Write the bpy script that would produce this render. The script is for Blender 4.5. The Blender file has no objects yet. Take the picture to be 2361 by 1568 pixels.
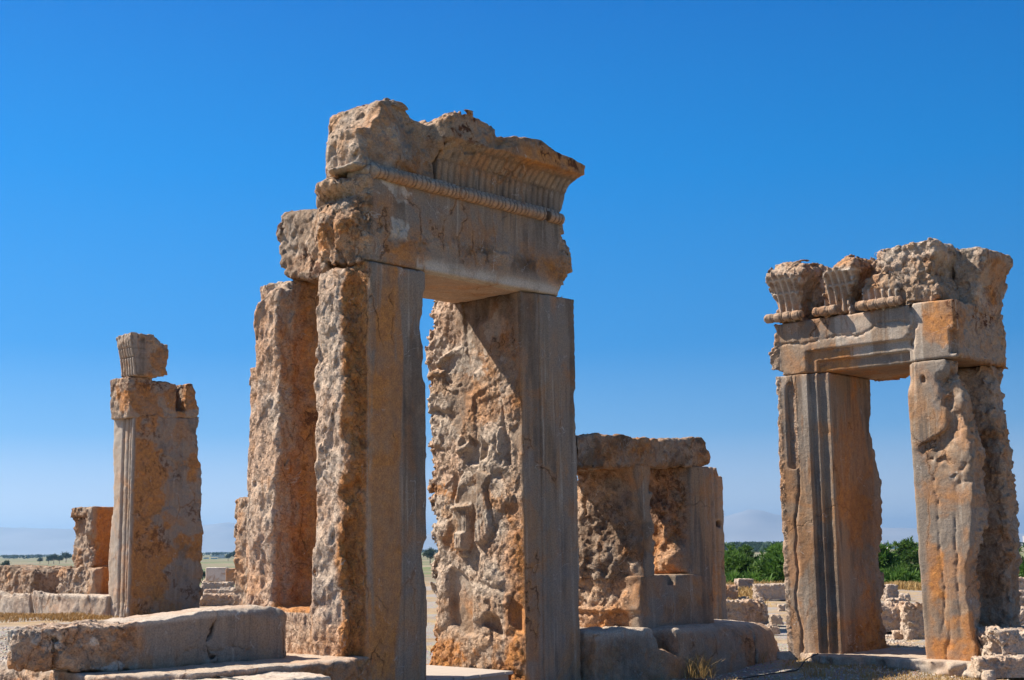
import bpy, math, time
import numpy as np
T0 = time.time()
QUAL = 1.0            # voxel size multiplier
scene = bpy.context.scene
COL = scene.collection

# ------------------------------------------------------------------ camera
F = 3114.0; PW, PH = 2361.0, 1568.0          # focal length in pixels of a 2361 px wide picture
PITCH = math.radians(8.74); ROLL = math.radians(0.73); EYE = 1.7
AU = math.radians(42.8)                      # azimuth of the building's first axis
U = np.array([math.sin(AU), math.cos(AU), 0.0]); V = np.array([-math.cos(AU), math.sin(AU), 0.0])
_fw = np.array([0, math.cos(PITCH), math.sin(PITCH)]); _up = np.array([0, -math.sin(PITCH), math.cos(PITCH)])
_rt = np.array([1.0, 0, 0]); _c, _s = math.cos(ROLL), math.sin(ROLL)
RT = _c*_rt - _s*_up; UP = _s*_rt + _c*_up
from mathutils import Matrix, Vector, Euler
cam = bpy.data.cameras.new('camera'); camo = bpy.data.objects.new('camera', cam); COL.objects.link(camo)
cam.sensor_width = 36; cam.lens = 36*F/PW; cam.clip_start = 0.1; cam.clip_end = 120000
camo.matrix_world = Matrix(((RT[0], UP[0], -_fw[0], 0), (RT[1], UP[1], -_fw[1], 0), (RT[2], UP[2], -_fw[2], EYE), (0, 0, 0, 1)))
scene.camera = camo

# ------------------------------------------------------------------ light
SUN_EL = math.radians(47.5); SUN_CCW = math.radians(72)     # counter-clockwise from +Y
sdir = Vector((-math.sin(SUN_CCW)*math.cos(SUN_EL), math.cos(SUN_CCW)*math.cos(SUN_EL), math.sin(SUN_EL)))
sun = bpy.data.lights.new('sun', 'SUN'); sun.energy = 5.0; sun.angle = math.radians(0.5); sun.color = (1.0, 0.93, 0.82)
suno = bpy.data.objects.new('sun', sun); COL.objects.link(suno)
suno.rotation_euler = sdir.to_track_quat('Z', 'Y').to_euler()
world = bpy.data.worlds.new('World'); scene.world = world; world.use_nodes = True
wn = world.node_tree; wn.nodes.clear()
sky = wn.nodes.new('ShaderNodeTexSky'); sky.sky_type = 'NISHITA'; sky.sun_disc = False
sky.sun_elevation = SUN_EL; sky.sun_rotation = -SUN_CCW
sky.altitude = 1600; sky.air_density = 1.0; sky.dust_density = 0.6; sky.ozone_density = 2.5
EXPO = 0.88
# elevation ramp replaces most of the Nishita sky; less blue overhead to warm shade
tc = wn.nodes.new('ShaderNodeTexCoord'); sep = wn.nodes.new('ShaderNodeSeparateXYZ'); wn.links.new(tc.outputs['Generated'], sep.inputs[0])
rmp = wn.nodes.new('ShaderNodeValToRGB'); wn.links.new(sep.outputs['Z'], rmp.inputs[0])
STOPS = [(0.0, (.78, .86, .95)), (.035, (.58, .73, .92)), (.084, (.18, .47, .86)), (.146, (.04, .335, .82)), (.272, (.0, .27, .79)), (.39, (.0, .19, .66)), (.6, (.07, .19, .45)), (1.0, (.09, .17, .34))]
el = rmp.color_ramp.elements
while len(el) < len(STOPS): el.new(.5)
for e_, (p_, c_) in zip(el, STOPS):
    e_.position = p_; e_.color = (*[x/2**EXPO for x in c_], 1)
side = wn.nodes.new('ShaderNodeMapRange'); wn.links.new(sep.outputs['X'], side.inputs[0])
side.inputs[1].default_value = -.42; side.inputs[2].default_value = .42; side.inputs[3].default_value = 1.13; side.inputs[4].default_value = .8
mul = wn.nodes.new('ShaderNodeVectorMath'); mul.operation = 'SCALE'; wn.links.new(rmp.outputs[0], mul.inputs[0]); wn.links.new(side.outputs[0], mul.inputs['Scale'])
skys = wn.nodes.new('ShaderNodeVectorMath'); skys.operation = 'SCALE'; skys.inputs['Scale'].default_value = .09; wn.links.new(sky.outputs[0], skys.inputs[0])
mxs = wn.nodes.new('ShaderNodeMix'); mxs.data_type = 'RGBA'; mxs.inputs[0].default_value = .985
wn.links.new(skys.outputs[0], mxs.inputs[6]); wn.links.new(mul.outputs[0], mxs.inputs[7])
bg = wn.nodes.new('ShaderNodeBackground'); bg.inputs['Strength'].default_value = 1.0
wo = wn.nodes.new('ShaderNodeOutputWorld')
wn.links.new(mxs.outputs[2], bg.inputs[0]); wn.links.new(bg.outputs[0], wo.inputs[0])
vs = scene.view_settings
vs.view_transform = 'Standard'; vs.look = 'None'; vs.exposure = EXPO; vs.gamma = 1.0; vs.use_curve_mapping = False
scene.cycles.use_denoising = True
scene.cycles.max_bounces = 6; scene.cycles.diffuse_bounces = 4; scene.cycles.volume_bounces = 0
scene.cycles.transparent_max_bounces = 8

# ------------------------------------------------------------------ pixel <-> place helpers
CAMP = np.array([0, 0, EYE])
def un(x, y, **k):
    """point (a, b, z) where the sight line through a picture point meets the real plane a=, b= or z=const"""
    d = _fw*F + RT*(x-PW/2) + UP*(PH/2-y)
    (n, val), = k.items()
    N = {'a': U, 'b': V, 'z': np.array([0, 0, 1.0])}[n]
    p = CAMP + d*((val-CAMP@N)/(d@N))
    return np.array([p@U, p@V, p[2]])
def TR(n, val, pts):
    """trace picture points on plane n=val -> Nx2 (the two other coordinates); a third entry overrides val"""
    keep = {'a': (1, 2), 'b': (0, 2), 'z': (0, 1)}[n]
    return np.array([un(p[0], p[1], **{n: (p[2] if len(p) > 2 else val)})[list(keep)] for p in pts])
def W(a, b, z=0.0): return Vector((*(a*U+b*V)[:2], z))

# ------------------------------------------------------------------ noise tiles
rng = np.random.default_rng(7)
NT = 96
def make_fbm(slope, kmin=1.0, seed=0):
    r = np.random.default_rng(seed)
    w = np.fft.rfftn(r.standard_normal((NT, NT, NT)))
    k1 = np.fft.fftfreq(NT)*NT; k3 = np.fft.rfftfreq(NT)*NT
    k = np.sqrt(k1[:, None, None]**2 + k1[None, :, None]**2 + k3[None, None, :]**2)
    amp = np.where(k >= kmin, np.maximum(k, 1e-6)**(-slope), 0.0)
    t = np.fft.irfftn(w*amp, s=(NT, NT, NT)); t -= t.mean(); t /= t.std()
    return t.astype(np.float32)
def make_facet(npts, seed):
    r = np.random.default_rng(seed)
    c = r.random((npts, 3)).astype(np.float32); n = r.standard_normal((npts, 3)).astype(np.float32)
    n /= np.linalg.norm(n, axis=1, keepdims=True); off = r.standard_normal(npts).astype(np.float32)
    g = ((np.arange(NT)+.5)/NT).astype(np.float32)
    X, Y, Zg = np.meshgrid(g, g, g, indexing='ij')
    best = np.full(X.shape, 9., np.float32); sec = best.copy(); val = np.zeros_like(X)
    for i in range(npts):
        dx = X-c[i, 0]; dx -= np.round(dx); dy = Y-c[i, 1]; dy -= np.round(dy); dz = Zg-c[i, 2]; dz -= np.round(dz)
        d = dx*dx+dy*dy+dz*dz
        m = d < best
        sec = np.where(m, best, np.minimum(sec, d)); best = np.where(m, d, best)
        val = np.where(m, (dx*n[i, 0]+dy*n[i, 1]+dz*n[i, 2])*npts**(1/3)*1.6+off[i]*.6, val)
    val -= val.mean(); val /= val.std()
    edge = np.sqrt(sec)-np.sqrt(best)
    return val, edge*npts**(1/3)
FBM = make_fbm(2.25, 1.0, 1); FBR = make_fbm(2.55, 2.0, 2)
FAC, EDG = make_facet(110, 3)
ROTS = [np.linalg.qr(np.random.default_rng(40+i).standard_normal((3, 3)))[0].astype(np.float32) for i in range(8)]
def samp(t, P, period, rot=0):
    q = (P @ ROTS[rot])*(NT/period) + 17.3*rot
    i = np.floor(q).astype(np.int32); f = (q-i).astype(np.float32); i %= NT
    j = i+1; j[j == NT] = 0
    x0, y0, z0 = i.T; x1, y1, z1 = j.T; fx, fy, fz = f.T
    tf = t.ravel(); b00 = (x0*NT+y0)*NT; b10 = (x1*NT+y0)*NT; b01 = (x0*NT+y1)*NT; b11 = (x1*NT+y1)*NT
    c00 = tf[b00+z0]*(1-fz)+tf[b00+z1]*fz; c10 = tf[b10+z0]*(1-fz)+tf[b10+z1]*fz
    c01 = tf[b01+z0]*(1-fz)+tf[b01+z1]*fz; c11 = tf[b11+z0]*(1-fz)+tf[b11+z1]*fz
    return (c00*(1-fx)+c10*fx)*(1-fy)+(c01*(1-fx)+c11*fx)*fy
def lo(P, period=2.6, rot=1): return samp(FBM, P, period, rot)
def rock(P, s=1.0):
    r = .5*samp(FAC, P, 1.1*s, 2)+.38*samp(FAC, P, .52*s, 3)+.14*samp(FBR, P, .9*s, 4)+.3*samp(FBM, P, 3.4*s, 7)
    return .5*np.clip(r, -1.4, 1.4)

# ------------------------------------------------------------------ signed distances
def smax(a, b, k): return np.maximum(a, b)+np.maximum(k-np.abs(a-b), 0)**2/(4*k)
def smin(a, b, k): return -smax(-a, -b, k)
def sst(x, e0, e1):
    t = np.clip((x-e0)/(e1-e0), 0, 1); return t*t*(3-2*t)
def poly(x, y, pts):
    pts = np.asarray(pts, np.float32); n = len(pts)
    d = np.full(x.shape, 1e9, np.float32); s = np.ones(x.shape, np.float32)
    for i in range(n):
        ax, ay = pts[i]; bx, by = pts[i-1]
        ex, ey = bx-ax, by-ay; wx, wy = x-ax, y-ay
        t = np.clip((wx*ex+wy*ey)/max(ex*ex+ey*ey, 1e-9), 0, 1)
        d = np.minimum(d, (wx-ex*t)**2+(wy-ey*t)**2)
        c1 = y >= ay; c2 = y < by; c3 = ex*wy > ey*wx
        s = np.where((c1 & c2 & c3) | (~c1 & ~c2 & ~c3), -s, s)
    return s*np.sqrt(d)
def box(P, a0, a1, b0, b1, z0, z1, k=.03):
    d = smax(np.abs(P[:, 0]-(a0+a1)/2)-(a1-a0)/2, np.abs(P[:, 1]-(b0+b1)/2)-(b1-b0)/2, k)
    return smax(d, np.abs(P[:, 2]-(z0+z1)/2)-(z1-z0)/2, k)
def seg(x, y, pts):
    d = np.full(x.shape, 1e9, np.float32)
    for i in range(len(pts)-1):
        ax, ay = pts[i]; bx, by = pts[i+1]; ex, ey = bx-ax, by-ay; wx, wy = x-ax, y-ay
        t = np.clip((wx*ex+wy*ey)/max(ex*ex+ey*ey, 1e-9), 0, 1)
        d = np.minimum(d, (wx-ex*t)**2+(wy-ey*t)**2)
    return np.sqrt(d)
def chip(P, base=.02, amp=.16): return base+amp*np.maximum(lo(P, 1.7, 5)-.25, 0)
def flutes(t, z, w, tiers, depth=.014):
    """tongue rows of a cavetto cornice: grooves between tongues, round tongue tips"""
    x = (t/w) % 1.0-.5
    g = np.exp(-(((.5-np.abs(x))*w)/.02)**2)
    for zt in tiers:
        d = np.abs(np.hypot(x*w, z-zt)-w*.42)
        g = np.maximum(g, np.where(z > zt, np.exp(-(d/.017)**2), 0)*.9)
    return depth*g

# ------------------------------------------------------------------ surface nets
def sdf_mesh(f, lo_, hi_, h, margin=.06):
    h = h*QUAL; B = 8
    lo_ = np.array(lo_, np.float32); hi_ = np.array(hi_, np.float32)
    nb = np.ceil((hi_-lo_)/(h*B)).astype(int)
    g = np.stack(np.meshgrid(*[np.arange(n) for n in nb], indexing='ij'), -1).reshape(-1, 3)
    act = []
    for s in range(0, len(g), 200000):
        gg = g[s:s+200000]; c = (lo_+(gg+.5)*(h*B)).astype(np.float32)
        act.append(gg[np.abs(f(c)) < h*B*.87+margin])
    act = np.concatenate(act)
    N = nb*B+2
    off = np.stack(np.meshgrid(*[np.arange(B+1)]*3, indexing='ij'), -1).reshape(-1, 3)
    ids, vs_, qs = [], [], []
    corners = np.array([[i >> 2 & 1, i >> 1 & 1, i & 1] for i in range(8)])
    edges = [(i, j) for i in range(8) for j in range(i+1, 8) if bin(i ^ j).count('1') == 1]
    for s in range(0, len(act), 500):
        bl = act[s:s+500]; L = (bl[:, None, :]*B+off[None]).reshape(-1, 3)
        v = f((lo_+L*h).astype(np.float32)).reshape(-1, B+1, B+1, B+1)
        cv = np.stack([v[:, c[0]:c[0]+B, c[1]:c[1]+B, c[2]:c[2]+B] for c in corners], -1)
        neg = cv < 0; m = neg.any(-1) & ~neg.all(-1)
        bi, ix, iy, iz = np.nonzero(m)
        if len(bi) == 0: continue
        cc = cv[m]; cell = bl[bi]*B+np.stack([ix, iy, iz], -1)
        acc = np.zeros((len(cc), 3)); cnt = np.zeros(len(cc))
        for i, j in edges:
            a, b = cc[:, i], cc[:, j]; x = (a < 0) != (b < 0)
            t = np.where(x, a/np.where(x, a-b, 1), 0)
            acc += np.where(x[:, None], corners[i]+(corners[j]-corners[i])*t[:, None], 0); cnt += x
        ids.append((cell[:, 0].astype(np.int64)*N[1]+cell[:, 1])*N[2]+cell[:, 2])
        vs_.append(lo_+(cell+acc/cnt[:, None])*h)
        for ax in range(3):
            one = [4, 2, 1][ax]; x = (cc[:, 0] < 0) != (cc[:, one] < 0)
            st = np.array([N[1]*N[2], N[2], 1], np.int64); o = [k for k in range(3) if k != ax]
            if ax == 1: o = o[::-1]
            idc = ids[-1][x]; flip = cc[x, 0] < 0
            q = np.stack([idc, idc-st[o[0]], idc-st[o[0]]-st[o[1]], idc-st[o[1]]], -1)
            q = np.where(flip[:, None], q, q[:, ::-1]); qs.append(q)
    ids = np.concatenate(ids); vs_ = np.concatenate(vs_); qs = np.concatenate(qs)
    order = np.argsort(ids); sid = ids[order]
    k = np.minimum(np.searchsorted(sid, qs), len(sid)-1)
    ok = (sid[k] == qs).all(1)
    return vs_.astype(np.float32), order[k][ok].astype(np.int32)

def build_mesh(name, v, q, attrs=None, smooth=True):
    me = bpy.data.meshes.new(name); n = q.shape[1]
    me.vertices.add(len(v)); me.vertices.foreach_set('co', np.ascontiguousarray(v, np.float32).ravel())
    me.loops.add(q.size); me.loops.foreach_set('vertex_index', np.ascontiguousarray(q, np.int32).ravel())
    me.polygons.add(len(q)); me.polygons.foreach_set('loop_start', np.arange(0, q.size, n, dtype=np.int32))
    me.polygons.foreach_set('use_smooth', np.full(len(q), smooth))
    for k, a in (attrs or {}).items():
        at = me.attributes.new(k, 'FLOAT', 'POINT'); at.data.foreach_set('value', np.ascontiguousarray(a, np.float32))
    me.update(calc_edges=True); me.validate()
    return me

YAW = math.radians(90)-AU
def tag(o, label=None, cat=None, group=None, kind=None):
    for k, val in (('label', label), ('category', cat), ('group', group), ('kind', kind)):
        if val: o[k] = val
    return o
def thing(name, label, cat, a, b, z=0.0, group=None):
    o = bpy.data.objects.new(name, None); COL.objects.link(o); o.empty_display_size = .3
    o.location = W(a, b, z); o.rotation_euler = (0, 0, YAW); o['_abz'] = (a, b, z)
    return tag(o, label, cat, group)
ABZ = {}
SC = 1.0     # places a whole group farther along the sight lines (real scale change about the eye)
def unsc(P):
    return P if SC == 1.0 else np.stack([P[:, 0]/SC, P[:, 1]/SC, EYE+(P[:, 2]-EYE)/SC], -1).astype(np.float32)
def dosc(p): return p if SC == 1.0 else (p[0]*SC, p[1]*SC, EYE+(p[2]-EYE)*SC)
def stone(name, f, lo_, hi_, h, mat, parent=None, attrs=None, origin=None, margin=.06):
    """mesh from a signed distance field given in (a, b, z); local origin at the thing's base"""
    sc = SC; lo_, hi_ = dosc(lo_), dosc(hi_); origin = dosc(origin) if origin else None
    v, q = sdf_mesh(lambda P: f(unsc(P))*sc, lo_, hi_, h, margin)
    at = {k: np.clip(g(unsc(v)), 0, 1) for k, g in (attrs or {}).items()}
    org = np.array(parent['_abz'] if parent else origin, np.float32)
    me = build_mesh(name, v-org, q, at); me.materials.append(mat)
    o = bpy.data.objects.new(name, me); COL.objects.link(o)
    if parent: o.parent = parent
    else:
        o.location = W(*origin); o.rotation_euler = (0, 0, YAW)
    print('%-18s %7d faces %.1fs' % (name, len(q), time.time()-T0))
    return o

# ------------------------------------------------------------------ materials
class NB:
    def __init__(s, name):
        s.m = bpy.data.materials.new(name); s.m.use_nodes = True; s.t = s.m.node_tree; s.t.nodes.clear()
        s.out = s.n('ShaderNodeOutputMaterial'); s.p = s.n('ShaderNodeBsdfPrincipled')
        s.t.links.new(s.p.outputs[0], s.out.inputs['Surface'])
        s.p.inputs['Specular IOR Level'].default_value = .2; s.p.inputs['Roughness'].default_value = .9
    def n(s, ty): return s.t.nodes.new(ty)
    def set(s, sock, v):
        if isinstance(v, bpy.types.NodeSocket): s.t.links.new(v, sock)
        elif isinstance(v, tuple) and len(v) == 3 and sock.type == 'RGBA': sock.default_value = (*v, 1)
        else: sock.default_value = v
    def pos(s, scale=(1, 1, 1), obj=False):
        g = s.n('ShaderNodeTexCoord') if obj else s.n('ShaderNodeNewGeometry')
        o = g.outputs['Object'] if obj else g.outputs['Position']
        if scale == (1, 1, 1): return o
        m = s.n('ShaderNodeVectorMath'); m.operation = 'MULTIPLY'; s.set(m.inputs[0], o); m.inputs[1].default_value = scale
        return m.outputs[0]
    def noise(s, vec, scale, detail=6, rough=.55, dist=0, color=False):
        t = s.n('ShaderNodeTexNoise'); s.set(t.inputs['Vector'], vec)
        t.inputs['Scale'].default_value = scale; t.inputs['Detail'].default_value = detail
        t.inputs['Roughness'].default_value = rough; t.inputs['Distortion'].default_value = dist
        return t.outputs['Color'] if color else t.outputs[0]
    def vor(s, vec, scale, feat='F1', out='Distance'):
        t = s.n('ShaderNodeTexVoronoi'); t.feature = feat; s.set(t.inputs['Vector'], vec); t.inputs['Scale'].default_value = scale
        return t.outputs[out]
    def ramp(s, v, a, b, lo_=0.0, hi_=1.0, smooth=True):
        t = s.n('ShaderNodeMapRange'); t.interpolation_type = 'SMOOTHSTEP' if smooth else 'LINEAR'
        s.set(t.inputs[0], v); t.inputs[1].default_value = a; t.inputs[2].default_value = b
        t.inputs[3].default_value = lo_; t.inputs[4].default_value = hi_
        return t.outputs[0]
    def math(s, op, a, b=0.0, clamp=False):
        t = s.n('ShaderNodeMath'); t.operation = op; t.use_clamp = clamp; s.set(t.inputs[0], a); s.set(t.inputs[1], b)
        return t.outputs[0]
    def mix(s, f, a, b, mode='MIX'):
        t = s.n('ShaderNodeMix'); t.data_type = 'RGBA'; t.blend_type = mode
        s.set(t.inputs[0], f); s.set(t.inputs[6], a); s.set(t.inputs[7], b); return t.outputs[2]
    def attr(s, name):
        t = s.n('ShaderNodeAttribute'); t.attribute_name = name; return t.outputs['Fac']
    def vadd(s, a, b):
        t = s.n('ShaderNodeVectorMath'); s.set(t.inputs[0], a); s.set(t.inputs[1], b); return t.outputs[0]
    def bump(s, h, strength, dist, normal=None):
        t = s.n('ShaderNodeBump'); t.inputs['Strength'].default_value = strength; t.inputs['Distance'].default_value = dist
        s.set(t.inputs['Height'], h)
        if normal: s.set(t.inputs['Normal'], normal)
        return t.outputs[0]
    def done(s, col, normal=None, rough=None):
        s.set(s.p.inputs['Base Color'], col)
        if normal: s.set(s.p.inputs['Normal'], normal)
        if rough is not None: s.set(s.p.inputs['Roughness'], rough)
        return s.m

def make_limestone(name, bright=1.0, warm=0.0, grain_scale=1.0):
    b = NB(name); P = b.pos(); c = lambda r, g, bl: (r*bright*(1+.1*warm), g*bright, bl*bright*(1-.2*warm))
    rough, ochre, rust, dark, pale = [b.attr(k) for k in ('rough', 'ochre', 'rust', 'dark', 'pale')]
    n1 = b.noise(P, .8, 7, .6); n2 = b.noise(P, 2.7, 8, .65, .4); n3 = b.noise(P, 11, 8, .7)
    dressed = b.mix(b.ramp(n1, .38, .62), c(.275, .22, .172), c(.36, .235, .145))
    dressed = b.mix(b.ramp(n2, .5, .72, 0, .75), dressed, c(.235, .205, .18))
    # rain streaks down the dressed faces
    sv = b.pos((5.5, 5.5, .42)); s1 = b.noise(sv, 1.0, 6, .62, .25); s2 = b.noise(b.pos((13, 13, .6)), 1.0, 5, .6, .2)
    smask = b.ramp(n1, .35, .6)
    dressed = b.mix(b.math('MULTIPLY', b.ramp(s1, .48, .62, 0, .8), smask), dressed, c(.15, .122, .1))
    dressed = b.mix(b.ramp(s2, .56, .7, 0, .7), dressed, c(.46, .375, .29))
    broken = b.mix(b.ramp(n2, .34, .66), c(.42, .325, .25), c(.53, .345, .215))
    broken = b.mix(b.ramp(n3, .52, .75, 0, .6), broken, c(.2, .145, .105))
    col = b.mix(rough, dressed, broken)
    n4 = b.noise(P, 1.15, 8, .6, .6)
    om = b.math('ADD', b.ramp(n4, .5, .64, 0, .5), b.math('MULTIPLY', ochre, b.ramp(n2, .25, .6, .5, 1.1)), True)
    och = b.mix(b.ramp(n3, .35, .7), c(.56, .245, .075), c(.36, .155, .065))
    col = b.mix(om, col, och)
    col = b.mix(b.math('MULTIPLY', pale, b.ramp(n2, .3, .55, .4, 1)), col, c(.60, .52, .43))
    n5 = b.noise(P, 7.0, 10, .75, .5)
    rm = b.math('MULTIPLY', rust, b.ramp(n5, .5, .56), True)
    rm = b.math('MAXIMUM', rm, b.math('MULTIPLY', b.ramp(n5, .62, .68), b.ramp(n4, .52, .62, 0, .55)))
    col = b.mix(rm, col, c(.125, .048, .022))
    dm = b.math('MULTIPLY', dark, b.ramp(n2, .32, .6, .35, 1), True)
    col = b.mix(dm, col, c(.07, .048, .033))
    # veins, hairline cracks, pits, grain
    wob = b.mix(.06, P, b.noise(P, 2.2, 5, .6, 0, True), 'ADD'); wob2 = b.mix(.5, P, b.noise(P, 1.1, 6, .65, 0, True), 'ADD')
    cr = b.vor(wob2, .62, 'DISTANCE_TO_EDGE'); crm = b.math('MULTIPLY', b.ramp(cr, .0, .007, 1, 0), b.ramp(n1, .5, .6))
    cr2 = b.vor(b.mix(.6, b.pos((1.9, 1.9, .55)), b.noise(P, 1.6, 6, .65, 0, True), 'ADD'), 1.0, 'DISTANCE_TO_EDGE')
    cr2m = b.math('MULTIPLY', b.ramp(cr2, .0, .009, 1, 0), b.ramp(b.noise(P, 1.7, 3), .52, .64))
    crk = b.math('MAXIMUM', b.math('MULTIPLY', crm, .5), cr2m)
    halo = b.math('MULTIPLY', b.ramp(cr2, .0, .07, .4, 0), b.ramp(b.noise(P, 1.7, 3), .48, .64))
    col = b.mix(halo, col, och)
    vein = b.math('MULTIPLY', b.ramp(b.math('ABSOLUTE', b.math('SUBTRACT', b.noise(P, 1.3, 4, .5, 1.2), .5)), .0, .006, 1, 0), b.ramp(n2, .5, .6, 0, .5))
    col = b.mix(vein, col, c(.6, .54, .47))
    col = b.mix(b.math('MULTIPLY', crk, .55), col, c(.055, .036, .024))
    pit = b.ramp(b.vor(wob, 16), .0, .16, 1, 0); pit = b.math('MULTIPLY', pit, b.ramp(n3, .5, .65))
    col = b.mix(b.math('MULTIPLY', pit, .5), col, c(.1, .075, .055))
    g = b.noise(P, 55*grain_scale, 4, .7)
    col = b.mix(1.0, col, b.mix(b.ramp(g, .25, .75), (.74, .74, .74), (1.26, 1.25, 1.24)), 'MULTIPLY')
    fine = b.noise(P, 26*grain_scale, 8, .72); med = b.noise(P, 8*grain_scale, 8, .7)
    nrm = b.bump(b.math('SUBTRACT', fine, b.math('MULTIPLY', pit, .6)), .45, .02)
    nrm = b.bump(b.math('MULTIPLY', med, b.math('ADD', b.math('MULTIPLY', rough, 1.0), .16)), .75, .06, nrm)
    def shards(sc, strength):
        sv_ = b.n('ShaderNodeVectorMath'); sv_.operation = 'SCALE'; b.set(sv_.inputs[0], wob2); sv_.inputs['Scale'].default_value = sc
        t = b.n('ShaderNodeTexVoronoi'); b.set(t.inputs['Vector'], sv_.outputs[0]); t.inputs['Scale'].default_value = 1.0
        d_ = b.n('ShaderNodeVectorMath'); d_.operation = 'SUBTRACT'; b.set(d_.inputs[0], sv_.outputs[0]); b.set(d_.inputs[1], t.outputs['Position'])
        c_ = b.n('ShaderNodeVectorMath'); c_.operation = 'SUBTRACT'; b.set(c_.inputs[0], t.outputs['Color']); c_.inputs[1].default_value = (.5, .5, .5)
        p_ = b.n('ShaderNodeVectorMath'); p_.operation = 'DOT_PRODUCT'; b.set(p_.inputs[0], d_.outputs[0]); b.set(p_.inputs[1], c_.outputs[0])
        return b.math('MULTIPLY', p_.outputs['Value'], b.math('ADD', b.math('MULTIPLY', rough, strength), .03))
    nrm = b.bump(shards(11.0, 1.0), 1.0, .05, nrm)
    nrm = b.bump(shards(27.0, 1.0), 1.0, .028, nrm)
    nrm = b.bump(b.math('SUBTRACT', 1.0, crk), .9, .02, nrm)
    return b.done(col, nrm, .92)
LIME = make_limestone('limestone')
RUBBLE = make_limestone('pale_limestone', 1.12)

one = lambda v: (lambda P: v+0*P[:, 0])
def streak(P, rot, per=1.5, lo_=.25, hi_=.75): return sst(samp(FBM, P*np.array([1, 1, .09], np.float32), per, rot), lo_, hi_)
def fade(z, z0, z1): return sst(z, z0, z1)
# ================================================================== MAIN DOORWAY (carved doorway in the middle)
D = 4096/2361.0
A = lambda P: (P[:, 0], P[:, 1], P[:, 2])
door = thing('stone_doorway', 'tallest ruined stone doorway, with fluted cornice and a sunlit carved relief inside it', 'doorway', 12.6, 13.2, 0.0)

def mjl(P):                                          # left jamb with the slot for the vanished mud-brick wall
    a, b, z = A(P); n = lo(P); k = chip(P, .015, .12)
    f = box(P, 10.72, 11.645, 12.26, 14.5, -.4, 5.19, k)
    zig = 12.53+.07*lo(P, 1.9, 6)
    fl = smax(np.maximum(zig-b, b-13.08), smax(10.53+.03*n-a, a-11.3, .05), .06); fl = smax(fl, np.abs(z-2.35)-2.75-.06*n, .12)
    rf = smax(np.abs(b-14.13)-.28, smax(10.54+.03*n-a, a-11.3, .05), .07)
    rf = smax(rf, z-(5.12-1.1*np.maximum(b-14.1, 0)+.05*n), .1); rf = np.maximum(rf, -.4-z)
    fr = box(P, 10.66, 11.6, 14.4, 14.62, -.4, 4.1, .02)
    base = smax(box(P, 10.5, 11.4, 12.75, 14.3, -.3, 1.02, .12), -10, .1)
    f = smin(smin(f, fl, .05), smin(rf, base, .08), .05); f = np.minimum(f, fr)
    ch = smax(smax(np.abs(b-13.46)-.36, a-10.99, .2), 1.0-z, .15)
    f = smax(f, -ch, .06)
    f = np.maximum(f, z-5.19)
    lines = np.exp(-((a-11.28)/.012)**2)+.8*np.exp(-((a-11.5)/.014)**2)
    f = f+np.where(b < 12.4, .014*lines, 0)
    w = sst(11.05-a, 0, .25)*sst(b, 12.29, 12.4)
    w = np.where(b > 14.35, w*.4, w)
    amp = .006+.034*w*np.where(np.abs(b-13.46) < .33, .6, 1)+.03*sst(a, 11.55, 11.62)*sst(b, 12.3, 12.5)
    return f-amp*rock(P*np.array([1, 1, .6], np.float32), .8)
def at_mjl():
    endf = lambda P: sst(11.12-P[:, 0], 0, .15)*sst(P[:, 1], 12.28, 12.36)
    slot = lambda P: sst(.42-np.abs(P[:, 1]-13.46), 0, .1)*(P[:, 2] > .95)
    orange = lambda P: endf(P)*sst(12.66+.07*lo(P, 1.9, 6)-P[:, 1], 0, .12)
    return {'rough': lambda P: endf(P)*(1-.3*slot(P)), 'ochre': lambda P: (P[:, 1] < 12.3)*.7*streak(P, 3, .8, .4, 1.1)+orange(P)+endf(P)*(slot(P)*.8+.35*sst(1.3-P[:, 2], 0, .5)+.55*(P[:, 1] > 13.75)*sst(lo(P, 1.5, 2), -.6, .5)+.3*sst(lo(P, 1.3, 6), .2, .9)),
            'rust': lambda P: .9*slot(P)*sst(lo(P, 2.2, 3), .1, .8), 'pale': lambda P: .35*endf(P)*(1-slot(P))*(1-orange(P))+(P[:, 1] < 12.3)*.6*streak(P, 2, .5)*sst(P[:, 2], 2.4, 4.2),
            'dark': lambda P: .35*slot(P)*sst(lo(P, 1.3, 4), .2, 1)+(P[:, 1] < 12.3)*.5*streak(P, 4, .6)*sst(P[:, 2], .8, 3.5)}
stone('jamb', mjl, (10.3, 12.1, -.35), (11.85, 14.85, 5.3), .02, LIME, door, at_mjl())

def zz(i):
    oy = {1: 1150, 2: 1650, 3: 2150}[i]; sc = 2.8514 if i < 3 else 2.7514
    return lambda pts: np.array([un((1650+x/sc)/D, (oy+y/sc)/D, a=13.5)[1:] for x, y in pts], np.float32)
R1, R2, R3 = zz(1), zz(2), zz(3)
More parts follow.
